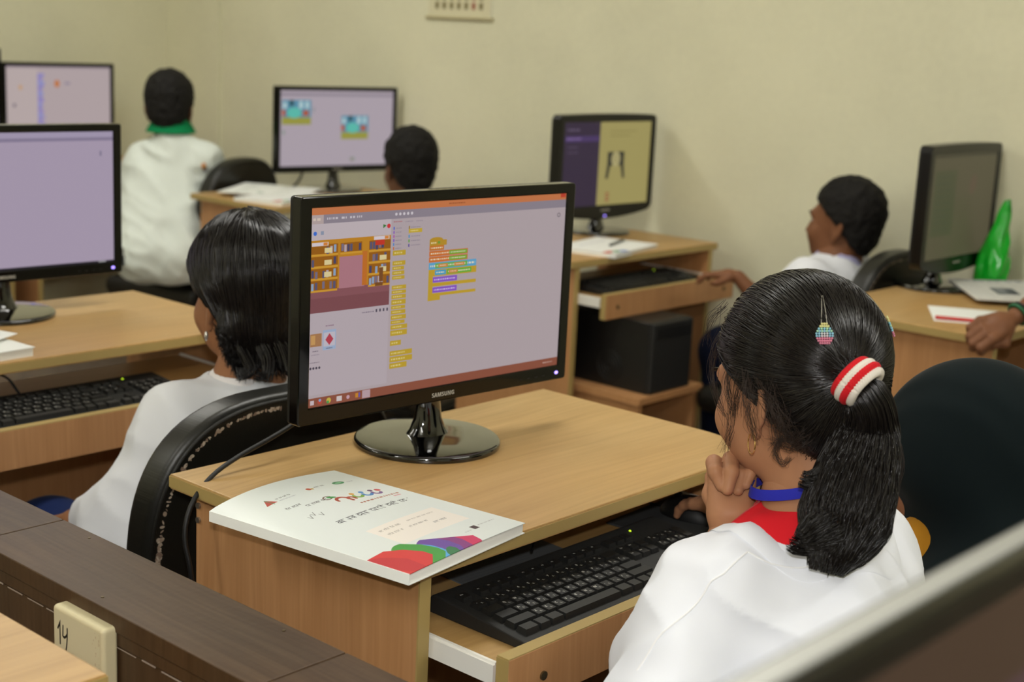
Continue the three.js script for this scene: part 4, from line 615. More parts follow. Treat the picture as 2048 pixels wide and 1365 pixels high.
function person(o) {
  const base = o.base, t = thing('person', o.label, 'person', base), H = headFrame(o.head, o.yaw || 0, o.pitch || 0, o.roll || 0, o.s || 1), hf = H.field(headLocal), N = o.neck, hip = o.hip, k = o.cell || 0.011;
  const bodyYaw = rad(o.bodyYaw || 0), F = [Math.sin(bodyYaw), 0, -Math.cos(bodyYaw)], Rt = [Math.cos(bodyYaw), 0, Math.sin(bodyYaw)];
  const hipL = add(hip, Rt, -0.075), hipR = add(hip, Rt, 0.075), kn = o.knees || [add(add(hipL, F, 0.33), [0, 1, 0], 0.0), add(add(hipR, F, 0.33), [0, 1, 0], 0.0)], an = o.ankles || kn.map((q) => [q[0] - F[0] * 0.02, 0.075, q[2] - F[2] * 0.02]), toe = an.map((q) => [q[0] + F[0] * 0.13, 0.035, q[2] + F[2] * 0.13]);
  const chest = o.chest || add(mix3(hip, N, 0.66), F, 0.01), hands = o.hands || [];
  // --- body: torso, neck, limbs at the coarse grid; head and hands at fine grids of their own
  const nk = cone(H.arr([0, -0.05, 0.022]), N, 0.044 * H.s, 0.047 * H.s), torso = union([cone(add(chest, Rt, -0.045), add(hip, Rt, -0.05), 0.075, 0.07), cone(add(chest, Rt, 0.045), add(hip, Rt, 0.05), 0.075, 0.07), cone(o.sh[0], o.sh[1], 0.036, 0.036), cone(N, chest, 0.05, 0.07)], 0.05);
  const limbs = []; for (const s of [0, 1]) { limbs.push(chain([o.sh[s], o.el[s], o.wr[s]], [0.036, 0.029, 0.0195], 0.01)); limbs.push(chain([s ? hipR : hipL, kn[s], an[s]], [0.065, 0.048, 0.032], 0.02)); limbs.push(cone(an[s], toe[s], 0.03, 0.022)); }
  const bodyF = (x, y, z) => { let d = smin(torso(x, y, z), nk(x, y, z), 0.03); for (const l of limbs) d = smin(d, l(x, y, z), 0.03); return d; };
  const geos = [netMesh(bodyF, ...bounds([N, hip, ...o.sh, ...o.el, ...o.wr, ...kn, ...an, ...toe], 0.12), k)];
  geos.push(netMesh((x, y, z) => smin(hf(x, y, z), nk(x, y, z), 0.02), ...bounds([H.arr([0, 0.02, 0]), N], 0.135), o.headCell || 0.005));
  for (const h of hands) geos.push(netMesh(h.field, ...h.box, o.handCell || 0.004));
  part('body', relGeo(merge(geos), base), skinMat(o.skin), t, o.bodyLabel);
  for (const s of [-1, 1]) { const e = part('eye', relGeo(new THREE.SphereGeometry(0.0115, 14, 10).applyMatrix4(H.m.clone().multiply(new THREE.Matrix4().makeTranslation(s * 0.03, 0.003, -0.0665))), base), M.eyeWhite, t); part('iris', relGeo(new THREE.SphereGeometry(0.006, 12, 8).applyMatrix4(H.m.clone().multiply(new THREE.Matrix4().makeTranslation(s * 0.03, 0.003, -0.0735))), base), M.iris, e);
    part('eyebrow', relGeo(new THREE.CapsuleGeometry(0.0025, 0.026, 3, 6).rotateZ(Math.PI / 2 + s * 0.12).applyMatrix4(H.m.clone().multiply(new THREE.Matrix4().makeTranslation(s * 0.031, 0.026, -0.0815))), base), M.hair, t); }
  part('lips', relGeo(new THREE.CapsuleGeometry(0.0045, 0.022, 3, 8).rotateZ(Math.PI / 2).applyMatrix4(H.m.clone().multiply(new THREE.Matrix4().makeTranslation(0, -0.0575, -0.0825))), base), M.lip, t);
  // --- clothes
  const sl = o.sleeve || [0.6, 0.6], wr2 = [0, 1].map((s) => mix3(o.el[s], o.wr[s], sl[s])), seed = o.seed || 1, wrk = o.wrinkle === undefined ? 0.005 : o.wrinkle, fat = o.fat || 0.022;
  const hem = o.hem || add(hip, [0, -1, 0], 0.03);
  const st = union([cone(add(chest, Rt, -0.05), add(hem, Rt, -0.06), 0.075 + fat * 0.7, 0.08 + fat), cone(add(chest, Rt, 0.05), add(hem, Rt, 0.06), 0.075 + fat * 0.7, 0.08 + fat), cone(o.sh[0], o.sh[1], 0.04 + fat * 0.35, 0.04 + fat * 0.35), cone(add(N, [0, -1, 0], o.yoke || 0.03), chest, 0.05 + fat * 0.3, 0.075 + fat * 0.6), ...(o.extraCloth || [])], 0.06);
  const sleeves = [0, 1].map((s) => chain([o.sh[s], o.el[s], wr2[s]], o.sleeveR ? o.sleeveR[s] : [0.042 + fat * 0.5, 0.038 + fat * 0.7, 0.03 + fat * 0.7], 0.03));
  const hole = cone(add(o.holeC || N, [0, -0.02, 0]), H.arr([0, -0.03, 0.0]), o.holeR || 0.052, (o.holeR || 0.052) + 0.02);
  const shirtF = (x, y, z) => { let d = st(x, y, z); d = smin(d, sleeves[0](x, y, z), 0.04); d = smin(d, sleeves[1](x, y, z), 0.04); if (o.shirtMod) d = o.shirtMod(d, x, y, z);
    if (wrk && d < 0.05) { const r1 = 1 - Math.abs(noise.noise(x * 9 + seed, y * 3, z * 9 + y * 3)) * 2.4, r2 = 1 - Math.abs(noise.noise(x * 8 + y * 9 + seed, y * 6 - x * 6, z * 8 + y * 7)) * 2.6; d -= wrk * (0.8 * Math.max(-0.4, r1) + 0.7 * Math.max(-0.5, r2) + 0.3 * noise.noise(x * 26, y * 14 + seed, z * 26) - 0.5); }
    return smax(d, -hole(x, y, z), 0.008); };
  const shirt = part('shirt', relGeo(netMesh(shirtF, ...bounds([N, hem, ...o.sh, ...o.el, ...wr2, ...(o.clothPts || [])], 0.15), o.clothCell || 0.009), base), clothMat(o.shirt), t, o.shirtLabel);
  const tr = union([chain([hipL, kn[0], an[0]], [0.085, 0.066, 0.052], 0.03), chain([hipR, kn[1], an[1]], [0.085, 0.066, 0.052], 0.03), cone(hipL, hipR, 0.085, 0.085)], 0.04);
  part('trousers', relGeo(netMesh((x, y, z) => smax(tr(x, y, z) + 0.004 * noise.noise(x * 14, y * 10, z * 14 + seed), -(y - 0.1), 0.01), ...bounds([hip, ...kn, ...an], 0.12), 0.012), base), clothMat(o.trousers || 0x1b2036), t);
  for (const s of [0, 1]) part('shoe', relGeo(netMesh(union([cone(add(an[s], [0, -0.02, 0]), add(toe[s], [0, 0.002, 0]), 0.042, 0.034), cone(an[s], add(an[s], [0, 0.02, 0]), 0.04, 0.038)], 0.02), ...bounds([an[s], toe[s]], 0.07), 0.008), base), M.shoe, t);
  return { t, H, base, shirt, shirtF, bodyF, F, Rt, hf, nk };
}
// ---- hair of short-haired boys
function shortHair(p, { grow = 0.011, low = 0.012, rough = 0.005, mat = M.hairShort, cell = 0.005 } = {}) {
  const cap = hairCapLocal(grow, 0, low), f = p.H.field((x, y, z) => cap(x, y, z) + rough * (noise.noise(x * 120, y * 120, z * 120) * 0.5 + noise.noise(x * 45, y * 45, z * 45)) - 0.004 * Math.max(0, Math.min(1, (y - 0.05) * 14)));
  part('hair', relGeo(netMesh(f, ...bounds([p.H.arr([0, 0.03, 0.015])], 0.135), cell), p.base), mat, p.t, 'short black hair');
}
// ---- strands: three-sided threads along given paths
class Strands {
  constructor() { this.p = []; this.n = []; this.i = []; }
  add(pts, r0, r1) {
    const m = pts.length; if (m < 3) return; const start = this.p.length / 3; let ref = new THREE.Vector3(0.3, 1, 0.2);
    const T = new THREE.Vector3(), A = new THREE.Vector3(), Bv = new THREE.Vector3();
    for (let j = 0; j < m; j++) { T.copy(pts[Math.min(m - 1, j + 1)]).sub(pts[Math.max(0, j - 1)]).normalize(); A.copy(ref).addScaledVector(T, -ref.dot(T)).normalize(); ref.copy(A); Bv.crossVectors(T, A); const r = (r0 + (r1 - r0) * j / (m - 1));
      for (let k = 0; k < 3; k++) { const a = k * 2.0944, c = Math.cos(a), s = Math.sin(a), nx = A.x * c + Bv.x * s, ny = A.y * c + Bv.y * s, nz = A.z * c + Bv.z * s; this.p.push(pts[j].x + nx * r, pts[j].y + ny * r, pts[j].z + nz * r); this.n.push(nx, ny, nz); } }
    for (let j = 0; j < m - 1; j++) for (let k = 0; k < 3; k++) { const a = start + j * 3 + k, b = start + j * 3 + (k + 1) % 3; this.i.push(a, b, a + 3, b, b + 3, a + 3); }
  }
  geo() { const g = new THREE.BufferGeometry(); g.setAttribute('position', new THREE.Float32BufferAttribute(this.p, 3)); g.setAttribute('normal', new THREE.Float32BufferAttribute(this.n, 3)); g.setIndex(this.i); return g; }
}
function grad(f, p, h = 0.002) { return new THREE.Vector3(f(p.x + h, p.y, p.z) - f(p.x - h, p.y, p.z), f(p.x, p.y + h, p.z) - f(p.x, p.y - h, p.z), f(p.x, p.y, p.z + h) - f(p.x, p.y, p.z - h)).normalize(); }
function toSurface(f, p, off = 0, it = 6) { for (let k = 0; k < it; k++) { const d = f(p.x, p.y, p.z) - off; if (Math.abs(d) < 2e-4) break; p.addScaledVector(grad(f, p), -d * 0.9); } return p; }
// walk over a cap towards a target, staying `off` above the surface
function combTo(f, start, target, off, step, stop, max, wob) {
  const out = [start.clone()], p = start.clone(), ph = rr(0, 9);
  for (let k = 0; k < max; k++) { const d = target.clone().sub(p); if (d.length() < stop) break; const n = grad(f, p); d.addScaledVector(n, -d.dot(n)).normalize(); const sideV = n.clone().cross(d); p.addScaledVector(d, step).addScaledVector(sideV, Math.sin(k * 0.35 + ph) * wob); toSurface(f, p, off, 3); out.push(p.clone()); }
  return out;
}
// a bundle of strands round a centre line; R(t) its radius
function bundle(S, ctrl, R, count, seg, { r0 = 0.00065, r1 = 0.0003, wave = 0.002, flat = 1, endMin = 0.86, startMax = 0.03 } = {}) {
  const c = new THREE.CatmullRomCurve3(ctrl.map(V)), fr = c.computeFrenetFrames(seg, false), P = c.getSpacedPoints(seg); for (let j = 1; j <= seg; j++) { if (fr.normals[j].dot(fr.normals[j - 1]) < 0) fr.normals[j].negate(); }
  for (let s = 0; s < count; s++) { const a = rr(0, 6.283), q = Math.sqrt(rr(0.25, 1)), e = Math.floor(seg * rr(endMin, 1)), b0 = Math.floor(seg * rr(0, startMax)), ph = rr(0, 6.28), fq = rr(2, 5), wv = wave * rr(0.3, 1.5), pts = [];
    for (let j = b0; j <= e; j++) { const t = j / seg, N = fr.normals[j], B2 = fr.binormals[j], rad2 = R(t) * q, w = wv * Math.sin(t * fq * 6.28 + ph) * Math.min(1, t * 3); pts.push(P[j].clone().addScaledVector(N, Math.cos(a) * rad2 + w).addScaledVector(B2, Math.sin(a) * rad2 * flat + w * 0.7)); }
    S.add(pts, r0 * rr(0.7, 1.3), r1); }
}
function coreTube(ctrl, R, seg = 40, sides = 16) { const c = new THREE.CatmullRomCurve3(ctrl.map(V)), fr = c.computeFrenetFrames(seg, false), P = c.getSpacedPoints(seg), pos = [], idx = []; for (let j = 0; j <= seg; j++) for (let i = 0; i < sides; i++) { const a = i / sides * 6.2832, r = R(j / seg) * (1 + 0.12 * noise.noise(j * 0.3, Math.cos(a) * 2, Math.sin(a) * 2)), q = P[j].clone().addScaledVector(fr.normals[j], Math.cos(a) * r).addScaledVector(fr.binormals[j], Math.sin(a) * r); pos.push(q.x, q.y, q.z); } for (let j = 0; j < seg; j++) for (let i = 0; i < sides; i++) { const a = j * sides + i, b = j * sides + (i + 1) % sides; idx.push(a, b, a + sides, b, b + sides, a + sides); } const g = new THREE.BufferGeometry(); g.setAttribute('position', new THREE.Float32BufferAttribute(pos, 3)); g.setIndex(idx); g.computeVertexNormals(); return g; }
// a band round the neck: fn(angle) gives radius and height of the two rims
function neckRing(c, fn, n = 64, th = 0.002) {
  const pos = [], idx = []; for (let i = 0; i <= n; i++) { const a = i / n * 6.2832, q = fn(a), co = Math.cos(a), si = Math.sin(a); for (const [r, y] of [[q[0], q[1]], [(q[0] + q[2]) / 2, (q[1] + q[3]) / 2 + 0.003], [q[2], q[3]], [q[2] - th, q[3] - th], [q[0] - th, q[1] - th * 1.5]]) pos.push(c[0] + co * r, c[1] + y, c[2] + si * r); }
  for (let i = 0; i < n; i++) for (let k = 0; k < 5; k++) { const a = i * 5 + k, b = i * 5 + (k + 1) % 5; idx.push(a, b, a + 5, b, b + 5, a + 5); }
  const g = new THREE.BufferGeometry(); g.setAttribute('position', new THREE.Float32BufferAttribute(pos, 3)); g.setIndex(idx); const f = g.toNonIndexed(); const m = mergeVertices(g); m.computeVertexNormals(); return m;
}

// ------------------------------------------------------------------ the girl with the ponytail
{
  const fist = (() => {
    const palm = union([cone([0.2942, 0.7904, 0.6838], [0.2981, 0.8089, 0.6823], 0.019, 0.02), cone([0.2922, 0.8113, 0.6748], [0.2974, 0.8365, 0.6648], 0.014, 0.0115), cone([0.2982, 0.81, 0.6821], [0.3105, 0.839, 0.6712], 0.016, 0.0115), cone([0.3053, 0.8105, 0.6899], [0.3186, 0.8379, 0.6807], 0.015, 0.011), cone([0.3054, 0.8124, 0.6972], [0.3203, 0.837, 0.6908], 0.013, 0.0105)], 0.014);
    const R = [0.0086, 0.0094, 0.0084, 0.007];
    const f = [chain([[0.3001, 0.8366, 0.6601], [0.2988, 0.8661, 0.6568], [0.2758, 0.8641, 0.6746], [0.2768, 0.8492, 0.6837]], R, 0.003), chain([[0.3144, 0.8387, 0.668], [0.3127, 0.8711, 0.6709], [0.2848, 0.8661, 0.6904], [0.2776, 0.8468, 0.6916]], [0.0088, 0.0096, 0.0088, 0.0072], 0.003), chain([[0.3241, 0.8382, 0.6791], [0.3275, 0.8632, 0.678], [0.3057, 0.8586, 0.6919], [0.2938, 0.8432, 0.6957]], [0.0082, 0.0076, 0.0072, 0.0066], 0.003), chain([[0.3223, 0.8372, 0.6929], [0.3276, 0.8637, 0.6904], [0.3104, 0.8608, 0.6996], [0.3024, 0.8493, 0.7004]], [0.008, 0.0072, 0.0066, 0.006], 0.003), chain([[0.2952, 0.8136, 0.6698], [0.3007, 0.8262, 0.6564], [0.313, 0.8436, 0.6493], [0.3237, 0.8581, 0.6536]], [0.013, 0.011, 0.0095, 0.0085], 0.006)];
    return { field: (x, y, z) => { let d = palm(x, y, z); for (const q of f) d = smin(d, q(x, y, z), 0.001); return d; }, box: bounds([[0.2805, 0.8807, 0.6622], [0.328, 0.7767, 0.7035], [0.2602, 0.7877, 0.6847], [0.3572, 0.8693, 0.6758]], 0.03) };
  })();
  const wrR = [0.60, 0.705, 0.49], p = person({
    label: 'girl in white shirt with black ponytail in a red and white tie, fist under chin', base: [0.34, 0, 0.8], head: [0.345, 0.962, 0.725], yaw: 11, pitch: 12, s: 1.0, skin: 0xa87858,
    neck: [0.335, 0.828, 0.765], chest: [0.335, 0.69, 0.80], hip: [0.36, 0.47, 0.88], sh: [[0.235, 0.757, 0.75], [0.43, 0.765, 0.78]], el: [[0.1776, 0.6714, 0.7059], [0.50, 0.66, 0.64]], wr: [[0.2957, 0.7928, 0.6847], wrR],
    hands: [fist, handField(wrR, [0.02, -0.02, -0.09], [0, -1, 0.1], -1, 0.35, 0.85)], headCell: 0.003, handCell: 0.0019, cell: 0.009, clothCell: 0.006,
    shirt: 0xe9ecf4, shirtLabel: 'white cotton shirt', trousers: 0x2a2f4a, sleeve: [0.1, 0.55], fat: 0.026, wrinkle: 0.0078, seed: 3.3, holeR: 0.076, holeC: [0.325, 0.8, 0.77], yoke: 0.06,
    sleeveR: [[0.05, 0.06, 0.055], [0.056, 0.058, 0.045]], extraCloth: [cone([0.1893, 0.7567, 0.7225], [0.097, 0.6471, 0.746], 0.05, 0.064), cone([0.3012, 0.7606, 0.8331], [0.2333, 0.6571, 0.8824], 0.05, 0.08)], clothPts: [[0.0302, 0.6476, 0.7162], [0.2423, 0.663, 0.9528]],
  });
  const { H, t, base } = p, rel = (g) => relGeo(g, base);
  // red inner collar, white ribbed neckline, blue lanyard
  const cN = [0.325, 0.815, 0.768];
  const drop = (a, r) => { for (let y = 0.9; y > 0.7; y -= 0.001) if (p.shirtF(cN[0] + Math.cos(a) * r, y, cN[2] + Math.sin(a) * r) < 0) return y - cN[1]; return -0.1; };
  part('red_collar', rel(neckRing(cN, (a) => [0.052, 0.026 + 0.004 * Math.sin(a * 3), 0.088, Math.max(-0.05, drop(a, 0.094)) + 0.003])), clothMat(0xd8222c), t, 'red inner collar');
  part('neckline_rib', rel(neckRing(cN, (a) => [0.08, Math.max(-0.05, drop(a, 0.094)) + 0.006, 0.112, drop(a, 0.112) + 0.002], 64, 0.004)), clothMat(0xe9ecf4), t, 'ribbed white neckline');
  const lan = []; for (let i = 0; i <= 40; i++) { const a = i / 40 * 6.2832; lan.push([0.333 + 0.0555 * Math.cos(a), 0.862 + 0.017 * Math.sin(a) + 0.006 * Math.cos(a), 0.756 + 0.0575 * Math.sin(a)]); }
  { const pos = [], idx = []; lan.forEach((q, i) => { const a = i / 40 * 6.2832; for (const [dr, dy] of [[0, 0.0062], [0.0012, 0.0062], [0.003, -0.0062], [0.0018, -0.0062]]) pos.push(q[0] + Math.cos(a) * dr, q[1] + dy, q[2] + Math.sin(a) * dr); }); for (let i = 0; i < 40; i++) for (let k = 0; k < 4; k++) { const a = i * 4 + k, b = i * 4 + (k + 1) % 4; idx.push(a, b, a + 4, b, b + 4, a + 4); } const g = new THREE.BufferGeometry(); g.setAttribute('position', new THREE.Float32BufferAttribute(pos, 3)); g.setIndex(idx); g.computeVertexNormals(); part('lanyard', rel(g), clothMat(0x2b2fa8, 0.6), t, 'blue lanyard ribbon'); }
  // shirt seams
  const seam = (list) => { const pts = new THREE.CatmullRomCurve3(list.map(V)).getPoints(40).map((q) => toSurface(p.shirtF, q, 0.0004, 10)); return new THREE.TubeGeometry(new THREE.CatmullRomCurve3(pts), 90, 0.0012, 6); };
  for (const l of [[[0.2031, 0.8063, 0.7687], [0.1772, 0.7887, 0.7604], [0.1476, 0.7622, 0.7507], [0.1179, 0.7336, 0.7417], [0.0932, 0.7093, 0.7369], [0.0858, 0.6847, 0.7365]], [[0.2031, 0.8063, 0.7687], [0.2114, 0.8058, 0.7938], [0.2241, 0.8077, 0.8231], [0.2532, 0.814, 0.8542]]]) part('seam', rel(seam(l)), clothMat(0xf0f1f3), p.shirt);
  // hair
  const cap = hairCapLocal(0.013, 0, 0.016), capF = H.field((x, y, z) => cap(x, y, z) + 0.0015 * noise.noise(x * 60, y * 60, z * 60)), tie0 = V([0.3087, 1.0051, 0.8012]), tie = toSurface(H.field(hairCapLocal(0.013, 0, 0.016)), tie0, 0.006, 12);
  part('hair', rel(netMesh(capF, ...bounds([H.arr([0, 0.03, 0.015])], 0.135), 0.004)), M.hair, t, 'black hair combed back');
  const smooth = H.field(hairCapLocal(0.013, 0, 0.016)), S = new Strands();
  for (let k = 0; k < 3200; k++) { const a = rr(0, 6.283), b = Math.acos(rr(-0.75, 1)); const q = H.pt([Math.sin(b) * Math.cos(a) * 0.09, 0.038 + Math.cos(b) * 0.1, 0.02 + Math.sin(b) * Math.sin(a) * 0.105]); const off = rr(-0.0005, 0.0032); toSurface(smooth, q, off, 8);
    const pts = combTo(smooth, q, tie, off, 0.006, 0.016, 40, 0.0006); pts.push(tie.clone().add(new THREE.Vector3(rr(-0.01, 0.01), rr(-0.01, 0.01), rr(0, 0.01)))); S.add(pts, rr(0.0004, 0.0008), 0.0004); }
  // thicker locks that catch the light in streaks
  for (let k = 0; k < 170; k++) { const a = rr(0, 6.283), b = Math.acos(rr(-0.5, 0.95)); const q = H.pt([Math.sin(b) * Math.cos(a) * 0.09, 0.038 + Math.cos(b) * 0.1, 0.02 + Math.sin(b) * Math.sin(a) * 0.105]); toSurface(smooth, q, 0.0005, 8); S.add(combTo(smooth, q, tie, 0.0008, 0.006, 0.016, 40, 0.0004), 0.0012, 0.003); }
  const F2 = new Strands(), loose = (list, n, sp, r = 0.00026) => { for (let k = 0; k < n; k++) { const c = new THREE.CatmullRomCurve3(list.map((q) => V(q).add(new THREE.Vector3(rr(-sp, sp), rr(-sp, sp), rr(-sp, sp))))); F2.add(c.getPoints(24), r, r * 0.5); } };
  loose([[0.3109, 1.0371, 0.6617], [0.3026, 1.0059, 0.6468], [0.3022, 0.9693, 0.6427], [0.2955, 0.938, 0.6607], [0.2928, 0.9185, 0.6795]], 26, 0.006); loose([[0.2944, 1.0133, 0.6816], [0.2883, 0.9713, 0.6727], [0.2859, 0.9323, 0.6827], [0.2887, 0.8886, 0.6768]], 26, 0.007);
  loose([[0.2655, 1.0003, 0.7148], [0.2511, 0.9699, 0.7238], [0.2495, 0.943, 0.7307], [0.2595, 0.9191, 0.7344]], 30, 0.008); loose([[0.2794, 0.9393, 0.7891], [0.2643, 0.9287, 0.7678], [0.2634, 0.9093, 0.7575], [0.2684, 0.8962, 0.7673], [0.2696, 0.9061, 0.7733]], 22, 0.004); loose([[0.283, 0.9465, 0.7987], [0.2707, 0.9281, 0.7829], [0.2694, 0.9194, 0.7688], [0.2718, 0.92, 0.748]], 40, 0.009);
  loose([[0.3054, 1.0535, 0.6501], [0.3019, 1.034, 0.6369], [0.3027, 1.0033, 0.6323]], 14, 0.006, 0.0003); loose([[0.3608, 0.9695, 0.8333], [0.355, 0.94, 0.8518], [0.343, 0.9051, 0.865], [0.3256, 0.8704, 0.8719]], 26, 0.006, 0.0003);
  // nape: hair swept up to the tie from below
  for (let k = 0; k < 260; k++) { const q = H.pt([rr(-0.066, 0.06), rr(-0.075, -0.035), 0]); q.add(new THREE.Vector3(0, 0, 0)); const f2 = (x, y, z) => Math.min(p.hf(x, y, z), p.nk(x, y, z)); const s0 = H.pt([rr(-0.07, 0.05), rr(-0.08, -0.03), rr(0.05, 0.09)]); toSurface(f2, s0, 0.0015, 8); S.add(combTo(smooth, s0, tie, rr(0.0005, 0.003), 0.006, 0.016, 30, 0.0008), 0.0005, 0.0007); }
  loose([[0.2526, 0.9851, 0.7439], [0.2534, 0.9549, 0.7623], [0.2641, 0.9329, 0.7738], [0.2737, 0.923, 0.7879]], 60, 0.014); loose([[0.2708, 1.0033, 0.7045], [0.2671, 0.9745, 0.7018], [0.2724, 0.9376, 0.6965]], 40, 0.008); loose([[0.2542, 0.9693, 0.7508], [0.2532, 0.939, 0.7672], [0.2533, 0.9162, 0.7669]], 30, 0.01);
  part('hair_strands', rel(S.geo()), M.hairStrand, t, 'shiny black strands');
  part('loose_hair', rel(F2.geo()), M.hairFine, t, 'fine loose hairs round ear and nape');
  // ponytail
  const P2 = new Strands(), main = [tie.toArray(), [0.2982, 0.992, 0.8292], [0.3009, 0.9809, 0.8421], [0.3128, 0.9503, 0.8391], [0.2971, 0.9087, 0.8425], [0.2727, 0.8757, 0.8487], [0.2543, 0.8471, 0.8525], [0.2366, 0.8241, 0.8553], [0.2247, 0.8022, 0.8566]], Rm = (q) => 0.017 + 0.034 * Math.sin(Math.min(1, q * 1.2) * Math.PI * 0.5) - 0.04 * Math.pow(Math.max(0, q - 0.72) / 0.28, 1.5);
  bundle(P2, main, Rm, 3000, 48, { wave: 0.0032, endMin: 0.8 });
  const lobe1 = [[0.308, 0.9463, 0.8427], [0.2868, 0.9166, 0.8437], [0.267, 0.9003, 0.8342], [0.2538, 0.8941, 0.8211], [0.2448, 0.8935, 0.8112], [0.2384, 0.8961, 0.803]], R1 = (q) => 0.006 + 0.017 * Math.sin(Math.min(1, q * 1.1) * Math.PI * 0.92);
  bundle(P2, lobe1, R1, 900, 30, { wave: 0.0016, endMin: 0.75 });
  const lobe2 = [[0.2765, 0.8856, 0.8575], [0.249, 0.8609, 0.8575], [0.2288, 0.848, 0.8464], [0.2166, 0.84, 0.8351], [0.2067, 0.836, 0.8282], [0.2013, 0.8404, 0.8237]], R2 = (q) => 0.007 + 0.023 * Math.sin(Math.min(1, q * 1.1) * Math.PI * 0.92);
  bundle(P2, lobe2, R2, 1000, 30, { wave: 0.0018, endMin: 0.72 });
  const lobe4 = [[0.2625, 0.8702, 0.8621], [0.2388, 0.8441, 0.859], [0.2213, 0.8245, 0.8532], [0.2129, 0.8073, 0.8539]], R4 = (q) => 0.01 + 0.014 * Math.sin(q * Math.PI * 0.8) - 0.006 * q; bundle(P2, lobe4, R4, 700, 24, { wave: 0.002, endMin: 0.78 });
  const lobe3 = [[0.3054, 0.9058, 0.8606], [0.2907, 0.8719, 0.8704], [0.2728, 0.8433, 0.8748], [0.2518, 0.8226, 0.8731], [0.2381, 0.8108, 0.869]], R3 = (q) => 0.013 + 0.012 * Math.sin(q * Math.PI) - 0.008 * q; bundle(P2, lobe3, R3, 600, 30, { wave: 0.0015 });
  part('ponytail', rel(P2.geo()), M.hairStrand, t, 'wavy black ponytail');
  part('ponytail_core', rel(merge([coreTube(main, (q) => Rm(q) * 0.84 * (1 - q ** 5)), coreTube(lobe1, (q) => R1(q) * 0.8 * (1 - q ** 3), 24), coreTube(lobe2, (q) => R2(q) * 0.8 * (1 - q ** 3), 24), coreTube(lobe3, (q) => R3(q) * 0.8 * (1 - q ** 4), 24)])), M.hair, t);
  // striped elastic tie
  const ax = new THREE.Vector3(0.03, -0.40, 0.9).normalize(), qt = new THREE.Quaternion().setFromUnitVectors(new THREE.Vector3(0, 0, 1), ax);
  [[-0.008, 0.0215, 0xd0242c], [-0.0015, 0.0235, 0xe4ddd2], [0.005, 0.0235, 0xd0242c], [0.0115, 0.021, 0xe4ddd2]].forEach(([off, r, c]) => { const g = new THREE.TorusGeometry(r, 0.0052, 12, 96), ps = g.attributes.position; for (let i = 0; i < ps.count; i++) { const x = ps.getX(i), y = ps.getY(i), l = Math.hypot(x, y), kk = 1 + 0.0007 / r * Math.sign(Math.sin(Math.atan2(y, x) * 46)) ; ps.setXY(i, x * kk, y * kk); } g.computeVertexNormals(); g.rotateX(0.12); g.applyQuaternion(qt); const c0 = tie.clone().addScaledVector(ax, off + 0.006); g.translate(c0.x, c0.y, c0.z); part('hair_tie', rel(g), clothMat(c), t, c === 0xd0242c ? 'red ribbed elastic' : 'white ribbed elastic'); });
  // jewelled clips
  const clip = (at0, up) => { const c0 = toSurface(smooth, V(at0), 0.004, 10), n = grad(smooth, c0), u = V(up).sub(V(at0)); u.addScaledVector(n, -u.dot(n)).normalize(); const s = n.clone().cross(u), gems = [], cols = []; const pal = [[0.9, 0.85, 0.4], [0.5, 0.85, 0.6], [0.35, 0.7, 0.9], [0.8, 0.8, 0.85], [0.85, 0.3, 0.45]];
    for (let j = -4; j <= 4; j++) { const yy = j * 0.0027, w = 0.0085 * Math.sqrt(Math.max(0.05, 1 - (yy / 0.013) ** 2)) * (j > 0 ? 1 - j * 0.12 : 1), m = Math.max(1, Math.round(w / 0.0026)); for (let i = -m; i <= m; i++) { const g = new THREE.IcosahedronGeometry(0.0015, 0); const q = c0.clone().addScaledVector(u, yy).addScaledVector(s, i * w / m).addScaledVector(n, 0.001); g.translate(q.x, q.y, q.z); gems.push(g); const cc = j > 2 ? pal[0] : j > 0 ? (i % 2 ? pal[1] : pal[2]) : j > -2 ? (Math.abs(i) < 2 ? pal[3] : pal[2]) : pal[4]; for (let v = 0; v < 60; v++) cols.push(...cc); } }
    const g = mergeGeometries(gems.map((q) => { const z = q.index ? q.toNonIndexed() : q; z.deleteAttribute('uv'); return z; })); g.setAttribute('color', new THREE.Float32BufferAttribute(cols.slice(0, g.attributes.position.count * 3), 3)); const h = part('hair_clip', rel(g), phy({ vertexColors: true, roughness: 0.08, metalness: 0.35, clearcoat: 1, flatShading: true }), t, 'rainbow rhinestone hair clip');
    const wire = [0, 0.02, 0.04].map((d, i) => { const q = c0.clone().addScaledVector(u, 0.012 + d); return toSurface(smooth, q, 0.0032, 8); }); for (const dx of [-0.003, 0.003]) part('clip_wire', rel(new THREE.TubeGeometry(new THREE.CatmullRomCurve3(wire.map((q, i) => q.clone().addScaledVector(s, dx * (1 - i * 0.4)))), 16, 0.0005, 5)), M.steel, h); };
  clip([0.2963, 1.0373, 0.7845], [0.3271, 1.0801, 0.7591]); clip([0.3711, 1.0409, 0.8064], [0.3486, 1.0763, 0.7849]);
  // gold hoop
  part('earring', rel(new THREE.TorusGeometry(0.0115, 0.0008, 6, 40).rotateY(0.9).translate(...H.arr([-0.077, -0.053, 0.004]))), std({ color: 0xe8c27a, roughness: 0.2, metalness: 1 }), t, 'thin gold hoop earring');
}
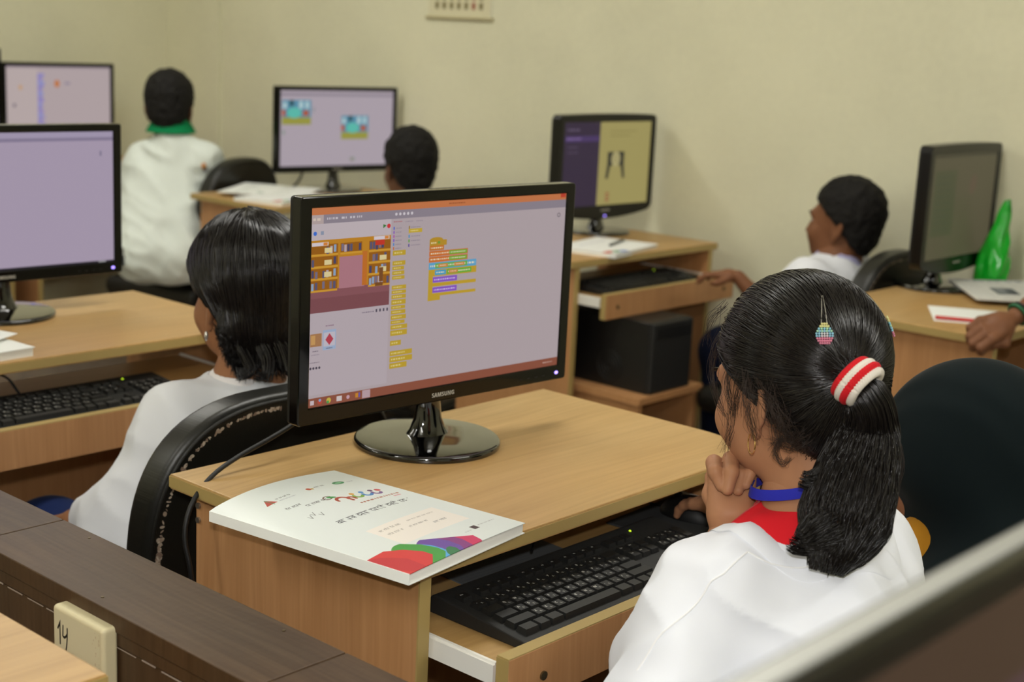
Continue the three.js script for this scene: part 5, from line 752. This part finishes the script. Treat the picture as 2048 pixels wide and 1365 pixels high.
// ------------------------------------------------------------------ the girl with the short bob
{
  const wr = [[0.15, 0.53, -0.46], [0.42, 0.55, -0.46]], p = person({
    label: 'girl in a white shirt with a short black bob, facing the lilac screen', base: [0.3, 0, -0.3], head: [0.365, 0.905, -0.31], yaw: 8, pitch: 6, s: 1.02, skin: 0x9a6a49, neck: [0.352, 0.775, -0.285], chest: [0.335, 0.65, -0.275], hip: [0.29, 0.48, -0.26], knees: [[0.17, 0.455, -0.6], [0.38, 0.455, -0.6]], hem: [0.27, 0.47, -0.25],
    sh: [[0.235, 0.715, -0.315], [0.46, 0.725, -0.275]], el: [[0.1415, 0.5678, -0.34], [0.53, 0.58, -0.33]], wr, hands: wr.map((w, i) => handField(w, [0.0, -0.02, -0.09], [0, -1, 0.05], i ? -1 : 1, 0.3, 0.85)), headCell: 0.0045, shirt: 0xe2e4e8, shirtLabel: 'loose white shirt', trousers: 0x1e2c58, sleeve: [0.55, 0.55], fat: 0.028, wrinkle: 0.006, seed: 8.1, clothCell: 0.008,
    sleeveR: [[0.05, 0.05, 0.045], [0.05, 0.05, 0.045]], extraCloth: [cone([0.222, 0.686, -0.3176], [0.1343, 0.533, -0.3059], 0.045, 0.06)], clothPts: [[0.0, 0.45, -0.3]],
  });
  const { H, t, base } = p, cap = hairCapLocal(0.02, 0, 0.0), f = H.field((x, y, z) => Math.min(cap(x, y, z), smax(ell([0, -0.03, 0.05], [0.082, 0.085, 0.066])(x, y, z), -(z - 0.048), 0.02)) + 0.003 * noise.noise(x * 40, y * 20, z * 40));
  part('hair', relGeo(netMesh(f, ...bounds([H.arr([0, 0.01, 0.02])], 0.16), 0.005), base), M.hair, t, 'short black bob');
  const S = new Strands(); for (let k = 0; k < 1900; k++) { const a0 = rr(0, 6.283), b = Math.acos(rr(0.0, 1)), a = Math.sin(a0) > 0.3 ? a0 : Math.cos(a0) < 0 ? 2.6 : 0.3, q = H.pt([Math.sin(b) * Math.cos(a0) * 0.1, 0.038 + Math.cos(b) * 0.11, 0.02 + Math.sin(b) * Math.sin(a0) * 0.11]); const off = rr(0, 0.003); toSurface(f, q, off, 8); const end = H.pt([Math.cos(a) * 0.085, rr(-0.135, -0.10), 0.055 + Math.sin(a) * 0.06]); const pts = combTo(f, q, end, off, 0.008, 0.012, 30, 0.0006); if (pts.length > 4) { const L = pts[pts.length - 1], out = V([Math.cos(a), 0, Math.sin(a)]); const fl = rr(0.2, 1); for (let j = 1; j < 7; j++) pts.push(L.clone().add(new THREE.Vector3(0, -0.006 * j + 0.0012 * j * j * fl, 0)).addScaledVector(out, 0.0006 * j * j * fl)); } S.add(pts, rr(0.0006, 0.0014), 0.0004); }
  const curl = (c, n) => { for (let k = 0; k < n; k++) { const o = new THREE.Vector3(rr(-0.008, 0.008), rr(-0.006, 0.006), rr(-0.008, 0.008)); S.add(new THREE.CatmullRomCurve3(c.map((q) => V(q).add(o))).getPoints(20), 0.0012, 0.0005); } };
  curl([[0.293, 0.8538, -0.2446], [0.294, 0.8299, -0.2202], [0.2936, 0.8107, -0.2068], [0.2817, 0.8037, -0.2102], [0.2811, 0.8112, -0.2134]], 40); curl([[0.3122, 0.8502, -0.2061], [0.3105, 0.8262, -0.1849], [0.3018, 0.8043, -0.1798], [0.2913, 0.8072, -0.1851]], 40); curl([[0.3269, 0.8539, -0.1751], [0.3265, 0.8363, -0.1621], [0.3241, 0.8224, -0.1526]], 30); curl([[0.2912, 0.8638, -0.2809], [0.2875, 0.8431, -0.2629], [0.2896, 0.8268, -0.2398]], 30);
  part('hair_strands', relGeo(S.geo(), base), M.hairStrand, t);
  part('earring', relGeo(new THREE.SphereGeometry(0.006, 10, 8).scale(0.6, 1.4, 0.6).translate(...H.arr([-0.076, -0.056, 0.004])), base), std({ color: 0xd8d4cc, roughness: 0.2, metalness: 0.7 }), t, 'silver drop earring');
  part('collar', relGeo(neckRing([0.352, 0.775, -0.287], () => [0.053, 0.016, 0.074, -0.012]), base), clothMat(0xf0ecec), t);
}
// ------------------------------------------------------------------ boys by the wall
{
  const wr = [[2.02, 0.78, -3.28], [2.3, 0.78, -3.1]], p = person({
    label: 'boy in a white shirt with a green collar, seen from behind', base: [1.95, 0, -2.86], head: [2.017, 1.0224, -2.8769], yaw: 46, pitch: 10, s: 1.03, skin: 0x6a4632, neck: [2.0071, 0.9254, -2.8568], chest: [1.9744, 0.7341, -2.832], hip: [1.9028, 0.529, -2.7696], hem: [1.8836, 0.5198, -2.7419], bodyYaw: 46,
    sh: [[1.9361, 0.8194, -2.9342], [2.0774, 0.8396, -2.7489]], el: [[1.8762, 0.6482, -2.9159], [2.1466, 0.7071, -2.7512]], wr, hands: wr.map((w, i) => handField(w, [0.05, 0, -0.08], [0, -1, 0], i ? -1 : 1, 0.3, 0.9)), headCell: 0.006, shirt: 0xdde4dd, shirtLabel: 'loose white shirt', trousers: 0x1a2338, sleeve: [0.6, 0.6], fat: 0.03, wrinkle: 0.01, seed: 5.5, clothCell: 0.01, yoke: 0.025, holeR: 0.052, extraCloth: [cone([2.0017, 0.8831, -2.8492], [1.9443, 0.827, -2.9274], 0.048, 0.05), cone([2.0017, 0.8831, -2.8492], [2.0722, 0.8462, -2.7569], 0.048, 0.05)],
  });
  shortHair(p, { grow: 0.012, low: 0.02 });
  part('collar', relGeo(neckRing([2.0075, 0.929, -2.8574], () => [0.062, 0.056, 0.09, 0.012]), p.base), clothMat(0x0e7f4c), p.t, 'green collar');
  const e = [[[1.9749, 0.8471, -2.558], 0xc87f3c], [[1.9825, 0.8341, -2.5452], 0x9a8a48], [[1.9905, 0.8246, -2.5331], 0x5a5a86]];
  for (const [q, c] of e) { const s = toSurface(p.shirtF, V(q), 0.0008, 14); part('emblem', relGeo(new THREE.SphereGeometry(0.008, 10, 8).scale(1, 1.4, 1).translate(s.x, s.y, s.z), p.base), std({ color: c, roughness: 0.8 }), p.shirt, 'small coloured print'); }
}
{
  const wr = [[2.12, 0.71, -2.06], [2.36, 0.71, -2.06]], p = person({
    label: 'boy with short black hair in front of the fish tank screen', base: [2.22, 0, -1.8], head: [2.1806, 0.9064, -1.8007], yaw: 22, pitch: 4, s: 1.0, skin: 0x6e4a34, neck: [2.20, 0.79, -1.80], hip: [2.23, 0.48, -1.72], sh: [[2.08, 0.74, -1.81], [2.32, 0.74, -1.78]], el: [[2.04, 0.6, -1.9], [2.38, 0.6, -1.9]], wr, hands: wr.map((w, i) => handField(w, [0, -0.02, -0.09], [0, -1, 0], i ? -1 : 1, 0.3, 0.85)), headCell: 0.006, shirt: 0xe4e8e4, trousers: 0x1a2338, seed: 2.2,
  });
  shortHair(p, { grow: 0.012, low: 0.012 });
}
{
  const wr = [[2.33, 0.712, -0.66], [2.56, 0.57, -0.6]], p = person({
    label: 'boy in a white shirt with a lavender collar reaching for the mouse', base: [2.46, 0, -0.42], head: [2.5083, 0.8745, -0.4099], yaw: -8, pitch: -2, s: 1.0, skin: 0x7c5238, neck: [2.485, 0.775, -0.405], hip: [2.47, 0.48, -0.36], sh: [[2.36, 0.73, -0.42], [2.59, 0.73, -0.40]], el: [[2.28, 0.63, -0.47], [2.6, 0.63, -0.53]], wr: [[2.2371, 0.7287, -0.5629], wr[1]], hands: [handField([2.2371, 0.7287, -0.5629], sub3([2.2032, 0.7282, -0.6633], [2.2371, 0.7287, -0.5629]), [0, -1, 0], 1, 0.35, 0.9), handField(wr[1], [0, -0.02, -0.09], [0, -1, 0], -1, 0.4, 0.85)], headCell: 0.0055, shirt: 0xe6e8ee, trousers: 0x161c30, sleeve: [0.15, 0.3], seed: 6.6,
  });
  shortHair(p, { grow: 0.012, low: 0.006 });
  part('collar', relGeo(neckRing([2.485, 0.772, -0.405], () => [0.05, 0.03, 0.075, -0.012]), p.base), clothMat(0xb4b2d8), p.t, 'lavender collar');
}
// ------------------------------------------------------------------ the standing person whose hand rests at the wall desk
{
  const w4 = [1.9174, 0.7965, 0.3373], wr = [w4, [2.45, 0.9, 0.65]], p = person({
    label: 'person in dark clothes with a green bracelet, clenched hand at the wall desk', base: [2.2, 0, 0.66], head: [2.3, 1.4, 0.72], yaw: -30, pitch: 20, s: 1.08, skin: 0x7a5138, neck: [2.33, 1.25, 0.76], hip: [2.26, 0.82, 0.74], sh: [[2.2, 1.17, 0.66], [2.46, 1.17, 0.84]], el: [[2.0822, 0.8946, 0.4002], [2.55, 0.98, 0.8]], wr,
    hands: [handField(w4, sub3([1.8369, 0.7692, 0.301], w4), [-0.25, -0.6, -0.5], 1, 1.15, 1.12), handField(wr[1], [-0.02, -0.09, -0.02], [-1, 0, 0], -1, 0.4, 1)], headCell: 0.006, handCell: 0.003, shirt: 0x17181a, trousers: 0x141416, sleeve: [0.0, 0.4], fat: 0.02, seed: 1.7, knees: [[2.03, 0.5, 0.5], [2.34, 0.46, 0.68]], ankles: [[2.06, 0.075, 0.62], [2.36, 0.075, 0.8]],
  });
  shortHair(p, { low: 0.01 });
  const d = V(p.H ? [2.0822, 0.8946, 0.4002] : [0, 0, 0]).sub(V(w4)).normalize(), q = new THREE.Quaternion().setFromUnitVectors(new THREE.Vector3(0, 0, 1), d), c = V(w4).addScaledVector(d, 0.022);
  part('bracelet', relGeo(new THREE.TorusGeometry(0.0235, 0.0045, 10, 40).applyQuaternion(q).translate(c.x, c.y, c.z), p.base), std({ color: 0x0f5a34, roughness: 0.5 }), p.t, 'green band'); c.addScaledVector(d, 0.009);
  part('bracelet', relGeo(new THREE.TorusGeometry(0.0242, 0.003, 10, 40).applyQuaternion(q).translate(c.x, c.y, c.z), p.base), std({ color: 0x151515, roughness: 0.5 }), p.t, 'black band');
}
// ------------------------------------------------------------------ the person in the dark green headscarf
{
  const head = [0.7812, 0.7817, 0.7531], wr = [[0.78, 0.68, 0.52], [0.98, 0.6, 0.6]], p = person({
    label: 'person in a dark green headscarf beside the girl with the ponytail', base: [0.85, 0, 0.9], head, yaw: 12, pitch: 22, s: 1.08, skin: 0x8a5f45, neck: [0.8, 0.64, 0.82], hip: [0.86, 0.48, 1.0], sh: [[0.7143, 0.6686, 0.7445], [0.95, 0.585, 0.9]], el: [[0.66, 0.52, 0.72], [1.02, 0.52, 0.76]], wr, hands: wr.map((w, i) => handField(w, [0, -0.02, -0.09], [0, -1, 0], i ? -1 : 1, 0.4, 0.95)), headCell: 0.006, shirt: 0xa8741e, shirtLabel: 'mustard top', trousers: 0x14171c, sleeve: [0.8, 0.8], seed: 9.4,
  });
  const H = p.H, capE = ell([0, 0.03, 0.024], [0.112, 0.114, 0.124]), drape = union([cone([0, -0.02, 0.06], [0, -0.16, 0.09], 0.095, 0.105), cone([0, -0.16, 0.09], [0, -0.27, 0.13], 0.105, 0.12), ell([0, -0.15, 0.03], [0.165, 0.1, 0.12])], 0.05), faceCut = ell([0, -0.02, -0.13], [0.05, 0.07, 0.065]);
  const wrap = ell([0, -0.09, -0.025], [0.09, 0.08, 0.085]), f = H.field((x, y, z) => { let d = smin(smin(capE(x, y, z), wrap(x, y, z), 0.03), drape(x, y, z), 0.05); const fold = Math.sin(x * 55 + y * 38 + 4 * noise.noise(x * 6, y * 6, z * 6)); d += 0.0022 * fold * Math.max(0, Math.min(1, 0.6 - y * 6)); const st = (x + 0.055 + (y - 0.06) * 0.2); d -= 0.006 / (1 + Math.exp(-st * 260)) - 0.006; const s2 = (x + 0.083 + (y - 0.06) * 0.25); d -= 0.005 / (1 + Math.exp(-s2 * 260)) - 0.005; return smax(d, -faceCut(x, y, z), 0.01); });
  part('headscarf', relGeo(netMesh(f, ...bounds([H.arr([0, 0.08, 0]), H.arr([0.1, -0.25, 0.1]), H.arr([-0.1, -0.25, 0.1])], 0.15), 0.006), p.base), clothMat(0x10191b, 0.9), p.t, 'dark green headscarf');
}

renderer.render(scene, camera);
